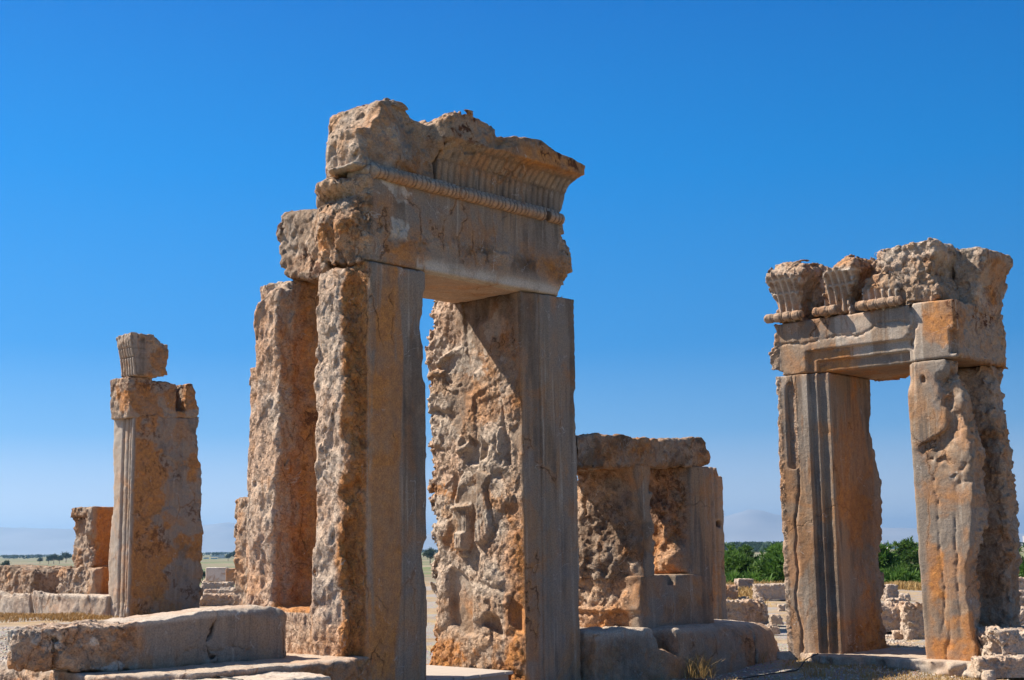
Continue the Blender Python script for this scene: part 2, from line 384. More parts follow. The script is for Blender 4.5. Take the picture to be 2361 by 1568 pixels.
# raised (+) and sunk (-) patches of the weathered relief: outline, height, edge width, smooth?
REL = [
 (R2([(740, 640), (735, 900), (735, 1100), (712, 1490), (770, 1500), (835, 1470), (905, 1350), (880, 1050), (830, 850), (900, 720)]), .085, .03, 1),
 (R2([(830, 850), (910, 720), (1050, 820), (1150, 930), (1040, 1050), (960, 1200), (900, 1330), (880, 1050)]), .07, .05, 0),
 (R2([(1100, 930), (1250, 920), (1240, 1050), (1180, 1060), (1120, 1040), (1000, 1060)]), .05, .03, 0),
 (R2([(515, 1060), (635, 1060), (640, 1568), (515, 1568)]), .075, .02, 1), (R2([(400, 1080), (520, 1050), (660, 1050), (650, 1100), (410, 1120)]), .1, .03, 0),
 (R3([(495, -60), (600, -60), (600, 210), (505, 210)]), .07, .02, 1),
 (R2([(520, 850), (730, 760), (725, 1480), (650, 1480), (650, 1040), (480, 1040)]), -.03, .03, 1),
 (R2([(640, 260), (770, 360), (740, 600), (580, 590), (650, 420)]), -.07, .04, 1),
 (R2([(780, 370), (860, 350), (850, 500), (760, 560)]), -.08, .03, 0),
 (R2([(740, 60), (880, 60), (990, 180), (970, 330), (1000, 560), (1060, 640), (900, 720), (760, 610), (860, 480), (880, 370), (770, 330), (740, 200)]), .1, .08, 0),
 (R2([(1010, -100), (1040, 10), (1080, 180), (1110, 420), (1110, 600), (1060, 600), (1010, 260), (990, 100)]), -.07, .03, 0),
 (R2([(1190, 120), (1310, 70), (1335, 130), (1335, 700), (1290, 690), (1300, 470), (1190, 460), (1060, 220)]), -.025, .02, 1),
 (R2([(1190, 480), (1340, 480), (1340, 900), (1290, 1300), (1230, 1300), (1250, 1000), (1200, 720)]), .05, .04, 0),
 (R3([(400, 330), (520, 370), (600, 470), (640, 640), (650, 1075), (560, 1075), (470, 1000), (410, 950), (390, 600)]), -.09, .03, 1),
 (R3([(340, 300), (410, 320), (385, 560), (400, 950), (330, 1000), (230, 1060), (200, 800), (240, 600)]), .07, .09, 0),
 (R3([(740, 150), (900, 350), (1000, 480), (940, 560), (830, 540), (710, 450)]), .09, .06, 0),
 (R3([(700, 520), (920, 570), (1060, 620), (1090, 1000), (1000, 1090), (940, 900), (830, 840), (740, 950), (650, 930), (650, 600)]), .07, .06, 0),
 (R3([(740, 950), (780, 870), (840, 840), (940, 900), (965, 1080), (915, 1075), (830, 1000)]), -.13, .05, 1),
 (R3([(1060, 660), (1130, 720), (1260, 800), (1275, 1080), (1170, 1060), (1060, 960)]), -.09, .03, 1),
 (R3([(160, 1400), (240, 1130), (400, 960), (570, 1080), (1090, 1100), (1280, 1090), (1340, 1500), (160, 1500)]), .06, .06, 0),
 (R1([(150, 330), (420, 180), (420, 560), (300, 700), (280, 870), (160, 1000)]), .05, .1, 0),
 (R1([(150, 1000), (300, 900), (330, 1050), (480, 1300), (420, 1420), (240, 1380), (170, 1440)]), .07, .06, 0),
 (R1([(620, 1250), (850, 1100), (990, 980), (1180, 1280), (1300, 1480), (1050, 1500), (1000, 1230), (860, 1250), (740, 1320)]), .05, .05, 0),
 (R1([(240, 1390), (540, 1440), (430, 1560), (400, 1700)]), -.08, .04, 0),
 (R2([(200, 100), (350, 260), (330, 400), (230, 400)]), .09, .06, 0), (R2([(240, 1300), (420, 1200), (400, 1420), (280, 1450)]), .08, .05, 0),
 (R2([(440, 700), (560, 690), (430, 1060), (420, 850)]), -.06, .05, 0),
]
LINES = [  # thin ridges: points, radius, height
 (R1([(285, 880), (330, 820), (450, 735), (560, 745), (700, 775), (835, 812)]), .028, .07),
 (R1([(330, 990), (345, 1080), (400, 1155), (490, 1185)]), .014, .045), (R1([(380, 1060), (430, 1130), (500, 1165)]), .011, .035),
 (R1([(550, 1165), (620, 1130), (675, 1060), (695, 990)]), .016, .05), (R1([(550, 1140), (600, 1090), (630, 1010)]), .012, .04),
 (R1([(480, 710), (540, 690), (640, 740)]), .02, .05), (R1([(250, 970), (340, 970)]), .03, .06),
 (R2([(1000, 180), (985, 300), (1000, 460)]), .018, .05), (R2([(560, 300), (530, 440), (640, 380)]), .03, .06),
]
BALLS = [(R1([(570, 630)])[0], .055, .09, .075), (R1([(560, 572)])[0], .032, .032, .06), (R1([(515, 1170)])[0], .035, .042, .07), (R1([(600, 715)])[0], .035, .05, .05),
         (R2([(1270, 330)])[0], .03, .06, .05), (R1([(520, 1100)])[0], .03, .03, .05)]
APEX = R2([(742, 700)])[0]
def relief(b, z):
    h = np.zeros_like(b); sm = np.zeros_like(b)
    for pts, H, e, s in REL:
        m = (b > pts[:, 0].min()-.1) & (b < pts[:, 0].max()+.1) & (z > pts[:, 1].min()-.1) & (z < pts[:, 1].max()+.1)
        if not m.any(): continue
        d_ = -poly(b[m], z[m], pts); t = sst(d_, -e*.5, e) if s else np.clip((d_+e*.3)/(e*1.1), 0, 1); h[m] += H*t*((1 if s else .5) if H > 0 else .7)
        if s: sm[m] = np.maximum(sm[m], t)
    for pts, r, H in LINES:
        d = seg(b, z, pts); h += H*np.sqrt(np.clip(1-(d/(r*1.6))**2, 0, 1))
    for c, rx, rz, H in BALLS:
        d = ((b-c[0])/rx)**2+((z-c[1])/rz)**2; h += H*np.sqrt(np.clip(1-d, 0, 1)); sm = np.maximum(sm, (d < 1)*1.)
    pl = REL[0][0]; m = (z < APEX[1]) & (z > APEX[1]-1.4) & (np.abs(b-APEX[0]) < .5)      # robe pleats fanning from the hip
    ang = (b-APEX[0]-.02)/np.maximum(APEX[1]-z+.12, .1); ins = sst(-poly(b, z, pl), .0, .03)
    h += np.where(m, -.016*ins*np.exp(-((((ang*13) % 1.0)-.5)/.17)**2)*sst(APEX[1]-z, .25, .5), 0)
    pc = REL[3][0]; ins = sst(-poly(b, z, pc), .0, .02)+sst(-poly(b, z, REL[5][0]), 0, .02)
    h += -.02*np.clip(ins, 0, 1)*np.exp(-((((b/.042) % 1.0)-.5)/.2)**2)
    return h, sm
def mjr(P):
    a, b, z = A(P); n = lo(P); k = chip(P, .015, .06)
    h, sm = relief(b, z)
    ins = sst(b, 12.36, 12.5)*sst(14.4-b, 0, .1)
    rw = ins*(1-.8*sm)*sst(a, 13.9, 13.7)
    # the upper front half keeps its dressed face
    keep = sst((b-12.3)*1.25+(z-3.0)*-.0, 0, .1)
    up = sst(z-(5.25-1.25*(b-12.25)*1.25), -.1, .25)*sst(13.75-b, -.1, .3)
    rw = rw*(1-.75*up); h = h*ins*(1-.8*up)
    front = 12.26+np.where(a < 13.75, .045, 0)+np.where(a < 13.95, .04, 0)+.035*np.exp(-((a-13.85)/.014)**2)+.05*np.exp(-((a-13.96)/.016)**2)+.03*np.exp(-((a-13.76)/.014)**2)+.02*np.exp(-((a-14.2)/.012)**2)
    rear = 14.22+.07*n+.05*lo(P, .9, 6)
    ra = 13.52+.02*(5.2-z)/5.2-h*.95-.016*ins*(1-sm)*np.clip(samp(FAC, P*np.array([1, 1, .6], np.float32), 2.9, 4), -1.5, 1.5)
    f = smax(ra-a, a-14.56+.0*z, .02); f = smax(f, front-b, k); f = smax(f, b-rear, .1)
    f = smax(f, z-5.2-.32*sst(b, 13.66, 13.72), .02); f = np.maximum(f, -.4-z)
    back = smax(b-13.55, a-14.56, .02)     # the outer rear part is thinner
    amp = .006+rw*.016+.03*sst(b, 13.95, 14.15)
    return f-amp*rock(P, .45)
def _rw(P):
    h, sm = relief(P[:, 1], P[:, 2])
    up = sst(P[:, 2]-(5.25-1.56*(P[:, 1]-12.25)), -.1, .25)*sst(13.75-P[:, 1], -.1, .3)
    return sst(P[:, 1], 12.33, 12.45)*(1-.8*sm)*(1-.7*up)*sst(14.0-P[:, 0], 0, .2)
at_r = {'rough': lambda P: .8*_rw(P), 'pale': lambda P: .5*sst(P[:, 1], 12.4, 12.8)*(lo(P, 1.7, 2) > -.3)*sst(P[:, 2], .9, 1.2),
        'ochre': lambda P: sst(P[:, 1], 12.28, 12.4)*sst(14.0-P[:, 0], 0, .2)*np.clip(.05+.55*sst(lo(P, 1.6, 3), .2, 1.1)+.85*sst(1.0-P[:, 2], -.1, .25)*sst(lo(P, 1.2, 4), -.4, .6)+.6*sst(.22-np.abs(P[:, 1]-12.55), 0, .1)*sst(2.6-P[:, 2], 0, 1.5), 0, 1),
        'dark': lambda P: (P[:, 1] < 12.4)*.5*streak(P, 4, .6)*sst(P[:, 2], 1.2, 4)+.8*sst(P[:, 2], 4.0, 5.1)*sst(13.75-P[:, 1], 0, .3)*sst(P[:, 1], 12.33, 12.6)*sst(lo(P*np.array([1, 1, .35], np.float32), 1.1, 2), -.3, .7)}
stone('jamb', mjr, (13.2, 12.1, -.35), (14.75, 14.55, 5.65), .018, LIME, door, at_r, margin=.12)

LF = np.array([(10.68, 5.15), (14.3, 5.19), (14.32, 5.42), (14.52, 5.62), (14.5, 5.95), (14.34, 6.1), (14.3, 6.29), (10.68, 6.29)])
LP = np.array([(10.7, 12.26), (10.6, 12.6), (10.57, 13.0), (10.68, 13.3), (10.95, 13.66), (14.55, 13.66), (14.55, 12.26)])
def mlin(P):
    a, b, z = A(P); n = lo(P)
    bulge = .1*np.exp(-((z-5.68)/.3)**2)+.1*np.exp(-((z-6.24)/.1)**2)-.12*np.exp(-((z-6.07)/.06)**2)-.03
    d2 = poly(a+bulge*sst(12.0-a, 0, .9)*sst(b, 12.28, 12.7), b, LP)
    f = smax(d2, poly(np.where(a < 12, 12, a), z, LF), .05)
    f = smax(f, (.803*b-a)*.78, .12); f = smax(f, 5.18+.25*sst(11.2-a, 0, .5)*sst(b, 12.6, 13.3)-z, .04); f = smax(f, z-6.3-.12*sst(11.3-a, 0, .3)*sst(b, 12.5, 12.8), .03)
    f = f+np.where((b < 12.4), .012*sst(5.37-z, 0, .02)+.008*sst(5.30-z, 0, .01), 0)
    f = f+np.where(b < 12.5, .02*np.exp(-((a-11.64)/.012)**2)*.6, 0)
    band = np.exp(-((z-5.58+.06*np.sin(a*2.3))/.14)**2)
    w = np.clip(sst(10.78-a, 0, .12)+sst(a, 14.15, 14.3), 0, 1)
    amp = .006+.06*w+.05*band*(b < 12.5)*sst(lo(P, 1.2, 3), -.8, .6)
    return f-amp*rock(P, .8)
at_l = {'rough': lambda P: np.clip(sst(10.8-P[:, 0], 0, .12)+sst(P[:, 0], 14.2, 14.35)+.7*np.exp(-((P[:, 2]-5.6)/.13)**2), 0, 1),
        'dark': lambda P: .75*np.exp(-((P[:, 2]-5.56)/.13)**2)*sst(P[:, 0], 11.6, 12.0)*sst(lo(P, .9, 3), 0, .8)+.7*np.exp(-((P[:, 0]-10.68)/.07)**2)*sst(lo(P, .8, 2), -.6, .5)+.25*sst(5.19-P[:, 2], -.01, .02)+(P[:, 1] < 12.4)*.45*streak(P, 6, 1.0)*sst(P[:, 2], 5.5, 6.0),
        'ochre': lambda P: .5*sst(11.7-P[:, 0], 0, .4)*sst(lo(P, 1.0, 4), 0, .8)+.55*np.exp(-((P[:, 2]-5.6)/.2)**2)*sst(lo(P, 1.2, 6), .1, .8)+.6*(P[:, 2] < 5.2),
        'pale': lambda P: .9*np.exp(-((P[:, 2]-5.27)/.09)**2)*(P[:, 0] > 11.5)+.9*sst(.2-np.abs(P[:, 0]-11.08+.12*lo(P, .7, 4)), 0, .04)*sst(lo(P, .9, 2)+.25*np.sin(P[:, 2]*9), .2, .5)*sst(P[:, 2], 5.5, 5.6),
        'rust': lambda P: .6*sst(10.75-P[:, 0], 0, .1)*sst(lo(P, 1.0, 5), .1, .8)}
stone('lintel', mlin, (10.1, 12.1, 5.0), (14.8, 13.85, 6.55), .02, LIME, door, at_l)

def mtor(P):
    a, b, z = A(P); x = (a/.235) % 1.0
    ring = sum(np.exp(-((x-c)/.05)**2) for c in (.25, .5))+.6*np.exp(-((x-.9)/.04)**2)
    r = .082-.015*ring
    f = np.hypot(b-12.235, z-6.32)-r; f = np.maximum(f, np.maximum(10.74-a, a-14.28)); f = np.maximum(f, .05-np.abs(a-13.93))
    g = np.hypot(a-10.74, z-6.33)-.09; g = smax(g, np.abs(b-12.45)-.22, .05)
    fil = box(P, 10.72, 14.26, 12.25, 12.5, 6.28, 6.44, .01)
    return np.minimum(smin(f, g, .05), fil)-.006*rock(P, .5)-.012*np.maximum(lo(P, 1.3, 4)-.9, 0)*-1
stone('torus_moulding', mtor, (10.6, 12.1, 6.2), (14.4, 12.75, 6.5), .014, LIME, door,
      {'ochre': lambda P: .8*sst(6.33-P[:, 2], -.02, .05), 'pale': one(.3), 'rough': one(.3), 'dark': lambda P: .8*sum(np.exp(-(((P[:, 0]/.235) % 1.0-c_)/.05)**2) for c_ in (.25, .5, .9))})

CS = TR('b', 12.5, [(760, 402, 12.95), (756, 318, 12.95), (800, 310, 12.8), (812, 285, 12.8), (832, 250, 12.7), (868, 236, 12.6), (905, 254, 12.6), (938, 282), (968, 294), (985, 282), (1005, 273), (1050, 285), (1092, 312), (1130, 318, 12.2),
                    (1185, 324, 12.2), (1220, 330, 12.2), (1270, 352, 12.07), (1308, 366, 12.07), (1337, 388, 12.07), (1333, 408, 12.07), (1312, 428, 12.2), (1302, 470, 12.25), (1297, 505, 12.2), (1290, 518, 12.25)])
CS = np.vstack([CS, [(14.27, 6.38), (10.35, 6.38)]])
RAG = TR('b', 12.2, [(960, 330), (1000, 350), (1010, 372), (1050, 350), (1075, 355), (1100, 345), (1130, 352), (1150, 350), (1165, 340), (1180, 322), (1340, 330)])
def cav(z): return .31*np.clip((z-6.42)/.56, 0, 1)**3.4
def mcor(P):
    a, b, z = A(P); n = lo(P); R = rock(P, .9)
    top = poly(a, z, CS)
    rz = np.interp(a, RAG[:, 0], RAG[:, 1]).astype(np.float32)+.03*lo(P, .8, 5)
    wor = sst(z-rz, -.01, .04)                       # above the ragged line the flutes are broken off
    frac = sst(11.85-a, -.05, .1)*sst(z-(6.5+.42*(11.85-a)*0+.1*n), 0, .1)  # left third: slanting fracture planes
    intact = 12.29-cav(z)
    lip = np.where((z > 6.95) & (a > 13.0), 12.29-.32, 1e3)
    intact = np.minimum(intact, lip)
    fr_b = intact+.05+.05*sst(lo(P, .9, 3), 0, 1)
    lf_b = 12.24+.26*np.abs(((a-10.75)*.9+(z-6.6)*.6) % .9-.45)+.06*(z-6.5)
    bf = intact*(1-wor)+fr_b*wor
    bf = bf*(1-frac)+lf_b*frac
    ok = (1-wor)*(1-frac)
    bf = bf+flutes(a-.03, z, .117, (6.68, 6.86), .016)*ok*(z < np.where(a > 13.0, 6.95, 7.1))
    f = smax(top, bf-b, .03); f = smax(f, b-13.45-.05*n, .1)
    gap = smax(np.abs(a-11.86-.1*(z-6.6))-.025, b-12.6, .02); f = np.maximum(f, -np.where(z < 6.95, gap, 1))
    f = smax(f, np.maximum(.8185*b-a, 10.44-a)*.78, .1)
    amp = .006+.045*np.clip(wor+frac+sst(b, 12.7, 12.9)+sst(10.8-a, 0, .2), 0, 1)*(1-.3*ok)
    side = sst(a, 14.25, 14.4)
    return f-(amp+.02*side)*R
fl_c = lambda P: flutes(P[:, 0]-.03, P[:, 2], .117, (6.68, 6.86), 1.0)*(P[:, 1] < 12.4)*sst(P[:, 0], 11.8, 11.9)*(P[:, 2] < np.where(P[:, 0] > 13, 6.94, 7.1))*(P[:, 2] < np.interp(P[:, 0], RAG[:, 0], RAG[:, 1]))
at_c = {'rough': lambda P: np.clip(sst(11.9-P[:, 0], 0, .1)*sst(P[:, 2], 6.5, 6.6)*.8+sst(P[:, 2], 7.05, 7.2)+sst(P[:, 1], 12.6, 12.8), 0, 1)*.9,
        'rust': lambda P: sst(P[:, 2], 6.85, 7.1)*sst(lo(P, 1.1, 4), .0, .5)*1.2, 'ochre': lambda P: .7*sst(.16-np.abs(P[:, 2]-7.03), 0, .1)*sst(P[:, 0], 13.1, 13.4)+.3*sst(lo(P, .9, 1), .6, 1.2),
        'dark': lambda P: .25*sst(lo(P, 1.4, 6), .5, 1.2)+.6*fl_c(P), 'pale': lambda P: .3*sst(11.6-P[:, 0], 0, .3)*sst(lo(P, .8, 2), 0, .6)}
stone('cornice', mcor, (9.9, 11.7, 6.3), (15.0, 13.7, 7.75), .02, LIME, door, at_c, margin=.1)

def rearblk(P):
    a, b, z = A(P); n = lo(P)
    f = smax(poly(b, z, TR('a', 10.75, [(655, 645), (648, 600), (640, 560), (642, 530), (652, 500), (665, 489), (722, 484), (760, 500), (760, 645)])), np.abs(a-11.3)-.62-.03*n, .1)
    return f-.05*rock(P, .8)
o = stone('stone_block', rearblk, (10.4, 12.9, 5.1), (12.1, 14.4, 6.3), .025, LIME, None,
      {'rough': lambda P: .6+0*P[:, 0], 'rust': lambda P: .9*sst(lo(P, .9, 3), -.3, .4), 'dark': lambda P: .45*sst(lo(P, 1.1, 6), -.2, .6)}, origin=(11.2, 13.7, 5.17))
tag(o, 'dark rust-stained stone block lying on top of the tallest doorway behind its lintel', 'stone block')

# ================================================================== RIGHT DOORWAY
rd = thing('stone_doorway', 'stone doorway with stepped frame and broken fluted cornice, standing beside the green pines', 'doorway', 20.0, 10.3, 0.0)
def front_steps(b, z):
    """recess of the stepped door frame, towards +a"""
    L1, L2, O = 11.27, 11.11, 10.95
    top1, top2, top = 4.79, 4.61, 4.44
    r1, r2, ro = 9.42, 9.5, 9.58
    in1 = np.minimum(np.minimum(L1-b, b-r1), top1-z); in2 = np.minimum(np.minimum(L2-b, b-r2), top2-z)
    return .06*sst(in1, -.005, .005)+.06*sst(in2, -.005, .005)
def cracks_v(P, lines, depth, wd):
    a, b, z = A(P); r = np.zeros_like(a)
    wob = .06*lo(P*np.array([1, 1, .5], np.float32), 1.8, 6)+.006*lo(P, .4, 2)
    for b0, z0, z1 in lines:
        r = np.maximum(r, np.exp(-((b-b0-wob)/wd)**2)*sst(z, z0, z0+.3)*sst(z1-z, 0, .3))
    return depth*r
def rjl(P):
    a, b, z = A(P); n = lo(P); k = chip(P, .012, .08)
    outer = 11.86-.03*sst(lo(P, 1.4, 3), .3, 1)
    f = smax(10.94-b, b-outer, .03); fa = 19.2+front_steps(b, z)+cracks_v(P, [(11.62, -.2, 4.5)], .035, .015)
    f = smax(f, fa-a, .012); f = smax(f, a-20.8-.1*lo(P*np.array([1, 1, .7], np.float32), 1.5, 6), .04); f = smax(f, z-4.43, .01); f = np.maximum(f, -.3-z)
    brk = smax(smax(np.abs(b-11.6)-.09, 2.9-z, .1), z-4.35, .2); f = smax(f, -(np.maximum(brk, a-19.26)), .02)
    amp = .005+.03*sst(a, 19.5, 20.4)*sst(11.1-b, 0, .1)*sst(2.8-z, 0, 1.6)+.008*sst(a, 20.5, 20.8)+.03*sst(.55-z, 0, .25)*(a > 19.5)+.012*sst(b, 11.72, 11.8)
    return f-amp*rock(P, .7)
at_f = {'rough': lambda P: .8*sst(P[:, 1], 11.74, 11.82)+.6*sst(P[:, 0], 20.4, 20.7)+.7*sst(.1-np.abs(P[:, 1]-11.57), 0, .03)*sst(P[:, 2], 2.9, 3.1)*(P[:, 0] < 19.4),
        'ochre': lambda P: .55*sst(11.0-P[:, 1], 0, .04)*sst(P[:, 0], 19.3, 19.4)*sst(lo(P*np.array([1, 1, .4], np.float32), 1.3, 2), -.3, .6)+.3*sst(.8-P[:, 2], 0, .5),
        'pale': lambda P: (P[:, 0] < 19.4)*.3*streak(P, 2, .6), 'dark': lambda P: (P[:, 0] < 19.4)*.4*streak(P, 5, .6)+.35*sst(11.0-P[:, 1], 0, .04)*sst(P[:, 0], 19.4, 19.6)*sst(lo(P*np.array([1, 1, .4], np.float32), 1.0, 4), .2, 1)}
stone('jamb', rjl, (19.0, 10.8, -.28), (21.1, 12.0, 4.6), .017, LIME, rd, at_f)
def rjr(P):
    a, b, z = A(P); n = lo(P); k = chip(P, .015, .05)
    inner = 9.56-.06*(4.4-z)/4.4
    side = 8.73-.1*np.exp(-((z-2.0)/1.3)**2)
    fa = 19.2+front_steps(b, z)*sst(z, 3.9, 4.2)+cracks_v(P, [(9.26, .3, 2.9), (8.98, .4, 2.3), (9.18, -.3, .6)], .022, .014)
    f = smax(b-inner, side+.04*n-b, k); f = smax(f, fa-a, .03+k*.4); f = smax(f, a-20.9-.07*n, .08); f = smax(f, z-4.43, .02); f = np.maximum(f, -.3-z)
    ch = smax(np.abs(a-20.02)-.42-.05*n, b-9.22-.05*n, .2); ch = smax(ch, .3-z, .3); f = smax(f, -ch, .1)
    # the outer front edge is broken off from mid height to the top
    edge = 8.86+.42*np.exp(-((z-3.05)/.26)**2)+.1*sst(z, 2.6, 3.2)+.05*lo(P, 1.0, 6)
    cut = smax(b-edge, a-(19.29+.05*n), .05); cut = smax(cut, 2.35-z, .3); f = smax(f, -cut, .04)
    f = smax(f, -(np.maximum(np.maximum(np.abs(b-9.28)-.035, np.abs(z-4.15)-.05), a-19.27)), .01)
    rg = np.clip(sst(side+.25-b, 0, .15)*sst(a, 19.24, 19.32)+sst(edge+.03-b, 0, .06)*sst(z, 2.3, 2.6)*sst(a, 19.21, 19.25), 0, 1)
    amp = .006+.04*rg+.05*sst(a, 20.4, 20.7)*.3
    return f-amp*rock(P, .75)
at_g = {'rough': lambda P: np.clip(.75*sst(9.3-P[:, 1], 0, .1)*sst(P[:, 0], 19.26, 19.34), 0, 1),
        'ochre': lambda P: np.clip(sst(19.3-P[:, 0], 0, .04)*(.75*sst(9.45-P[:, 1], 0, .15)*sst(2.6-P[:, 2], 0, .5)*sst(lo(P, 1.3, 3), -.6, .5)+.5*sst(.5-P[:, 2], 0, .4))+.4*sst(P[:, 0], 19.3, 19.4)*sst(lo(P, 1.1, 5), -.2, .8), 0, 1),
        'dark': lambda P: .75*sst(P[:, 0], 19.5, 19.7)*sst(20.5-P[:, 0], 0, .3)*sst(lo(P*np.array([1, 1, .5], np.float32), 1.6, 2), -.6, .5)*(P[:, 1] < 9.5),
        'rust': lambda P: .35*sst(P[:, 0], 19.4, 19.6)*sst(lo(P, 1.0, 3), 0, .8)}
stone('jamb', rjr, (19.0, 8.4, -.28), (21.2, 9.8, 4.6), .022, LIME, rd, at_g)
def rlin(P):
    a, b, z = A(P); n = lo(P); k = chip(P, .012, .06)
    left = 11.83-.12*np.exp(-((z-4.48)/.05)**2)+.1*sst(lo(P, .9, 3), .2, 1)*sst(4.95-z, 0, .1)
    step = sst(z, 4.9, 4.94)*.0
    f = smax(b-left, 8.72+.0*n-b, .03); f = smax(f, 19.2+front_steps(b, z)+step-a, .012); f = smax(f, a-21.0-.07*n, .08)
    f = smax(f, z-5.31-.01*n, .015); f = smax(f, 4.44-z, .012)
    brk = .05*sst(.05-np.abs(b-9.43-.05*lo(P, .7, 3)), 0, .03)*sst(z, 4.6, 4.7)+.03*sst(.02-np.abs(z-4.98-.12*(10.6-b)*.6-.03*lo(P, .6, 4)), 0, .015)*(b > 9.45)
    f = f+np.where(a < 19.35, brk, 0)
    notch = np.maximum(np.maximum(np.abs(b-8.76)-.06, np.abs(z-4.68)-.18), a-19.32); f = np.maximum(f, -notch)
    amp = .005+.045*np.clip(sst(b, 11.72, 11.82)+.6*sst(8.86-b, 0, .08)*sst(a, 19.25, 19.35)+sst(a, 20.7, 20.9), 0, 1)
    return f-amp*rock(P, .7)
stone('lintel', rlin, (19.0, 8.5, 4.3), (21.3, 12.1, 5.45), .022, LIME, rd,
      {'rough': lambda P: .8*sst(8.9-P[:, 1], 0, .1)*sst(P[:, 0], 19.25, 19.35)+.8*sst(P[:, 1], 11.75, 11.85), 'rust': lambda P: 1.1*sst(8.9-P[:, 1], 0, .1)*sst(P[:, 2], 4.75, 5.1)*sst(lo(P, .9, 3), -.3, .5),
       'ochre': lambda P: .5*sst(lo(P, 1.2, 4), .4, 1)+.4*(P[:, 2] < 4.5)*sst(P[:, 0], 19.4, 19.5), 'pale': lambda P: (P[:, 0] < 19.3)*.5*streak(P, 3, .8), 'dark': lambda P: (P[:, 0] < 19.3)*.45*streak(P, 6, .7)*sst(P[:, 2], 4.9, 5.2)+.3*(P[:, 2] < 4.47)*sst(P[:, 0], 19.4, 19.6)})

def cavA(z, o=.25): return 19.2-o*np.clip((z-5.45)/.62, 0, 1)**1.8
def frag(pts, a0, a1, front, fl, amp=.05, plane=19.0, tilt=0.0, kk=.06):
    xs_ = np.array([p[0] for p in pts]); t_ = np.clip((xs_-(xs_.min()*.45+xs_.max()*.55))/(.25*(np.ptp(xs_))), 0, 1)
    pg = TR('a', plane, pts); pg[:, 0] = TR('a', plane, [(p[0], p[1], plane+(a1-.1-plane)*t) for p, t in zip(pts, t_)])[:, 0]
    if front == 'cav': pg = pg.astype(np.float32)
    def f(P):
        a, b, z = A(P); R = rock(P, .75)
        d = poly(b, z, pg)
        if front == 'cav':
            af = cavA(z); w = sst(z-(pg[:, 1].max()-.26+.05*lo(P, .8, 4)), 0, .05)
            af = af*(1-w)+(cavA(np.minimum(z, 6.0))+.03+.7*np.maximum(z-pg[:, 1].max()+.24, 0))*w
            if fl: af = af+(.03-flutes(b+.02, z, .115, (5.74, 5.95), .03))*(1-w)
            am = .007+(amp-.007)*np.clip(w+sst(d, -.09, -.02), 0, 1)
        else:
            af = front+tilt*(z-5.3); am = amp
        g = smax(smax(d, af-a, kk if front != 'cav' else .05), a-a1-.05*lo(P), .12)
        return g-am*R
    return f, pg
def add_frag(pts, a0, a1, front, fl, **kw):
    f, pg = frag(pts, a0, a1, front, fl, **kw); lo_ = (a0-.15, pg[:, 0].min()-.15, pg[:, 1].min()-.12); hi_ = (a1+.15, pg[:, 0].max()+.15, pg[:, 1].max()+.15)
    return stone('cornice_fragment', f, lo_, hi_, .0135 if front == 'cav' else .02, LIME, rd, {'rough': lambda P: (.05+.75*sst(P[:, 2], 5.98, 6.1)) if front == 'cav' else .9+0*P[:, 0],
        'dark': lambda P: (.3*sst(lo(P, .8, 3), 0, .9)), 'rust': lambda P: .55*sst(lo(P, .9, 3), .4, 1), 'pale': lambda P: (.7*flutes(P[:, 1]+.02, P[:, 2], .115, (5.74, 5.95), 1.0)*(P[:, 0] < 19.3)*(P[:, 2] < pg[:, 1].max()-.24) if front == 'cav' else 0)+(0.5 if front != 'cav' else .15)*sst(lo(P, 1.2, 6), -.3, .6), 'ochre': lambda P: .45*sst(lo(P, .9, 2), .5, 1)})  # pale also paints highlights along the worn fluting ridges
add_frag([(1778, 742), (1770, 690), (1764, 645), (1766, 625), (1775, 606), (1800, 600), (1830, 598), (1850, 593), (1880, 590), (1902, 598), (1908, 610), (1890, 650), (1882, 690), (1868, 722), (1850, 736)], 18.85, 19.9, 'cav', True, plane=19.02)
add_frag([(1883, 728), (1884, 700), (1888, 665), (1893, 640), (1910, 612), (1926, 592), (1945, 583), (1990, 576), (2012, 580), (2020, 600), (2012, 640), (1990, 672), (1975, 700), (1965, 716), (1920, 724)], 18.85, 19.9, 'cav', True, plane=19.02)
add_frag([(1966, 712), (1963, 660), (1972, 636), (1990, 626), (2020, 620), (2050, 622), (2075, 634), (2090, 655), (2094, 690), (2080, 706), (2030, 712)], 18.7, 19.5, 'cav', True, plane=18.9)
add_frag([(2068, 700), (2070, 660), (2050, 625), (2018, 606), (2020, 585), (2060, 572), (2100, 566), (2150, 556), (2208, 542), (2222, 550), (2224, 565), (2208, 598), (2205, 620), (2225, 650), (2228, 680), (2195, 692)], 19.05, 20.3, 19.25, False, amp=.055, plane=19.25, tilt=-.06)
add_frag([(1792, 738), (1800, 650), (1835, 612), (1895, 612), (1905, 622), (1950, 600), (2005, 595), (2020, 606), (2110, 580), (2190, 565), (2205, 690), (2000, 715)], 19.6, 20.9, 19.62, False, amp=.06, plane=19.62)
add_frag([(2215, 712), (2212, 660), (2204, 610), (2205, 585), (2225, 575), (2260, 570), (2330, 566), (2333, 585), (2322, 610), (2310, 650), (2304, 680), (2308, 712), (2260, 722)], 19.7, 21.0, 19.95, False, amp=.035, plane=20.05, tilt=-.05)
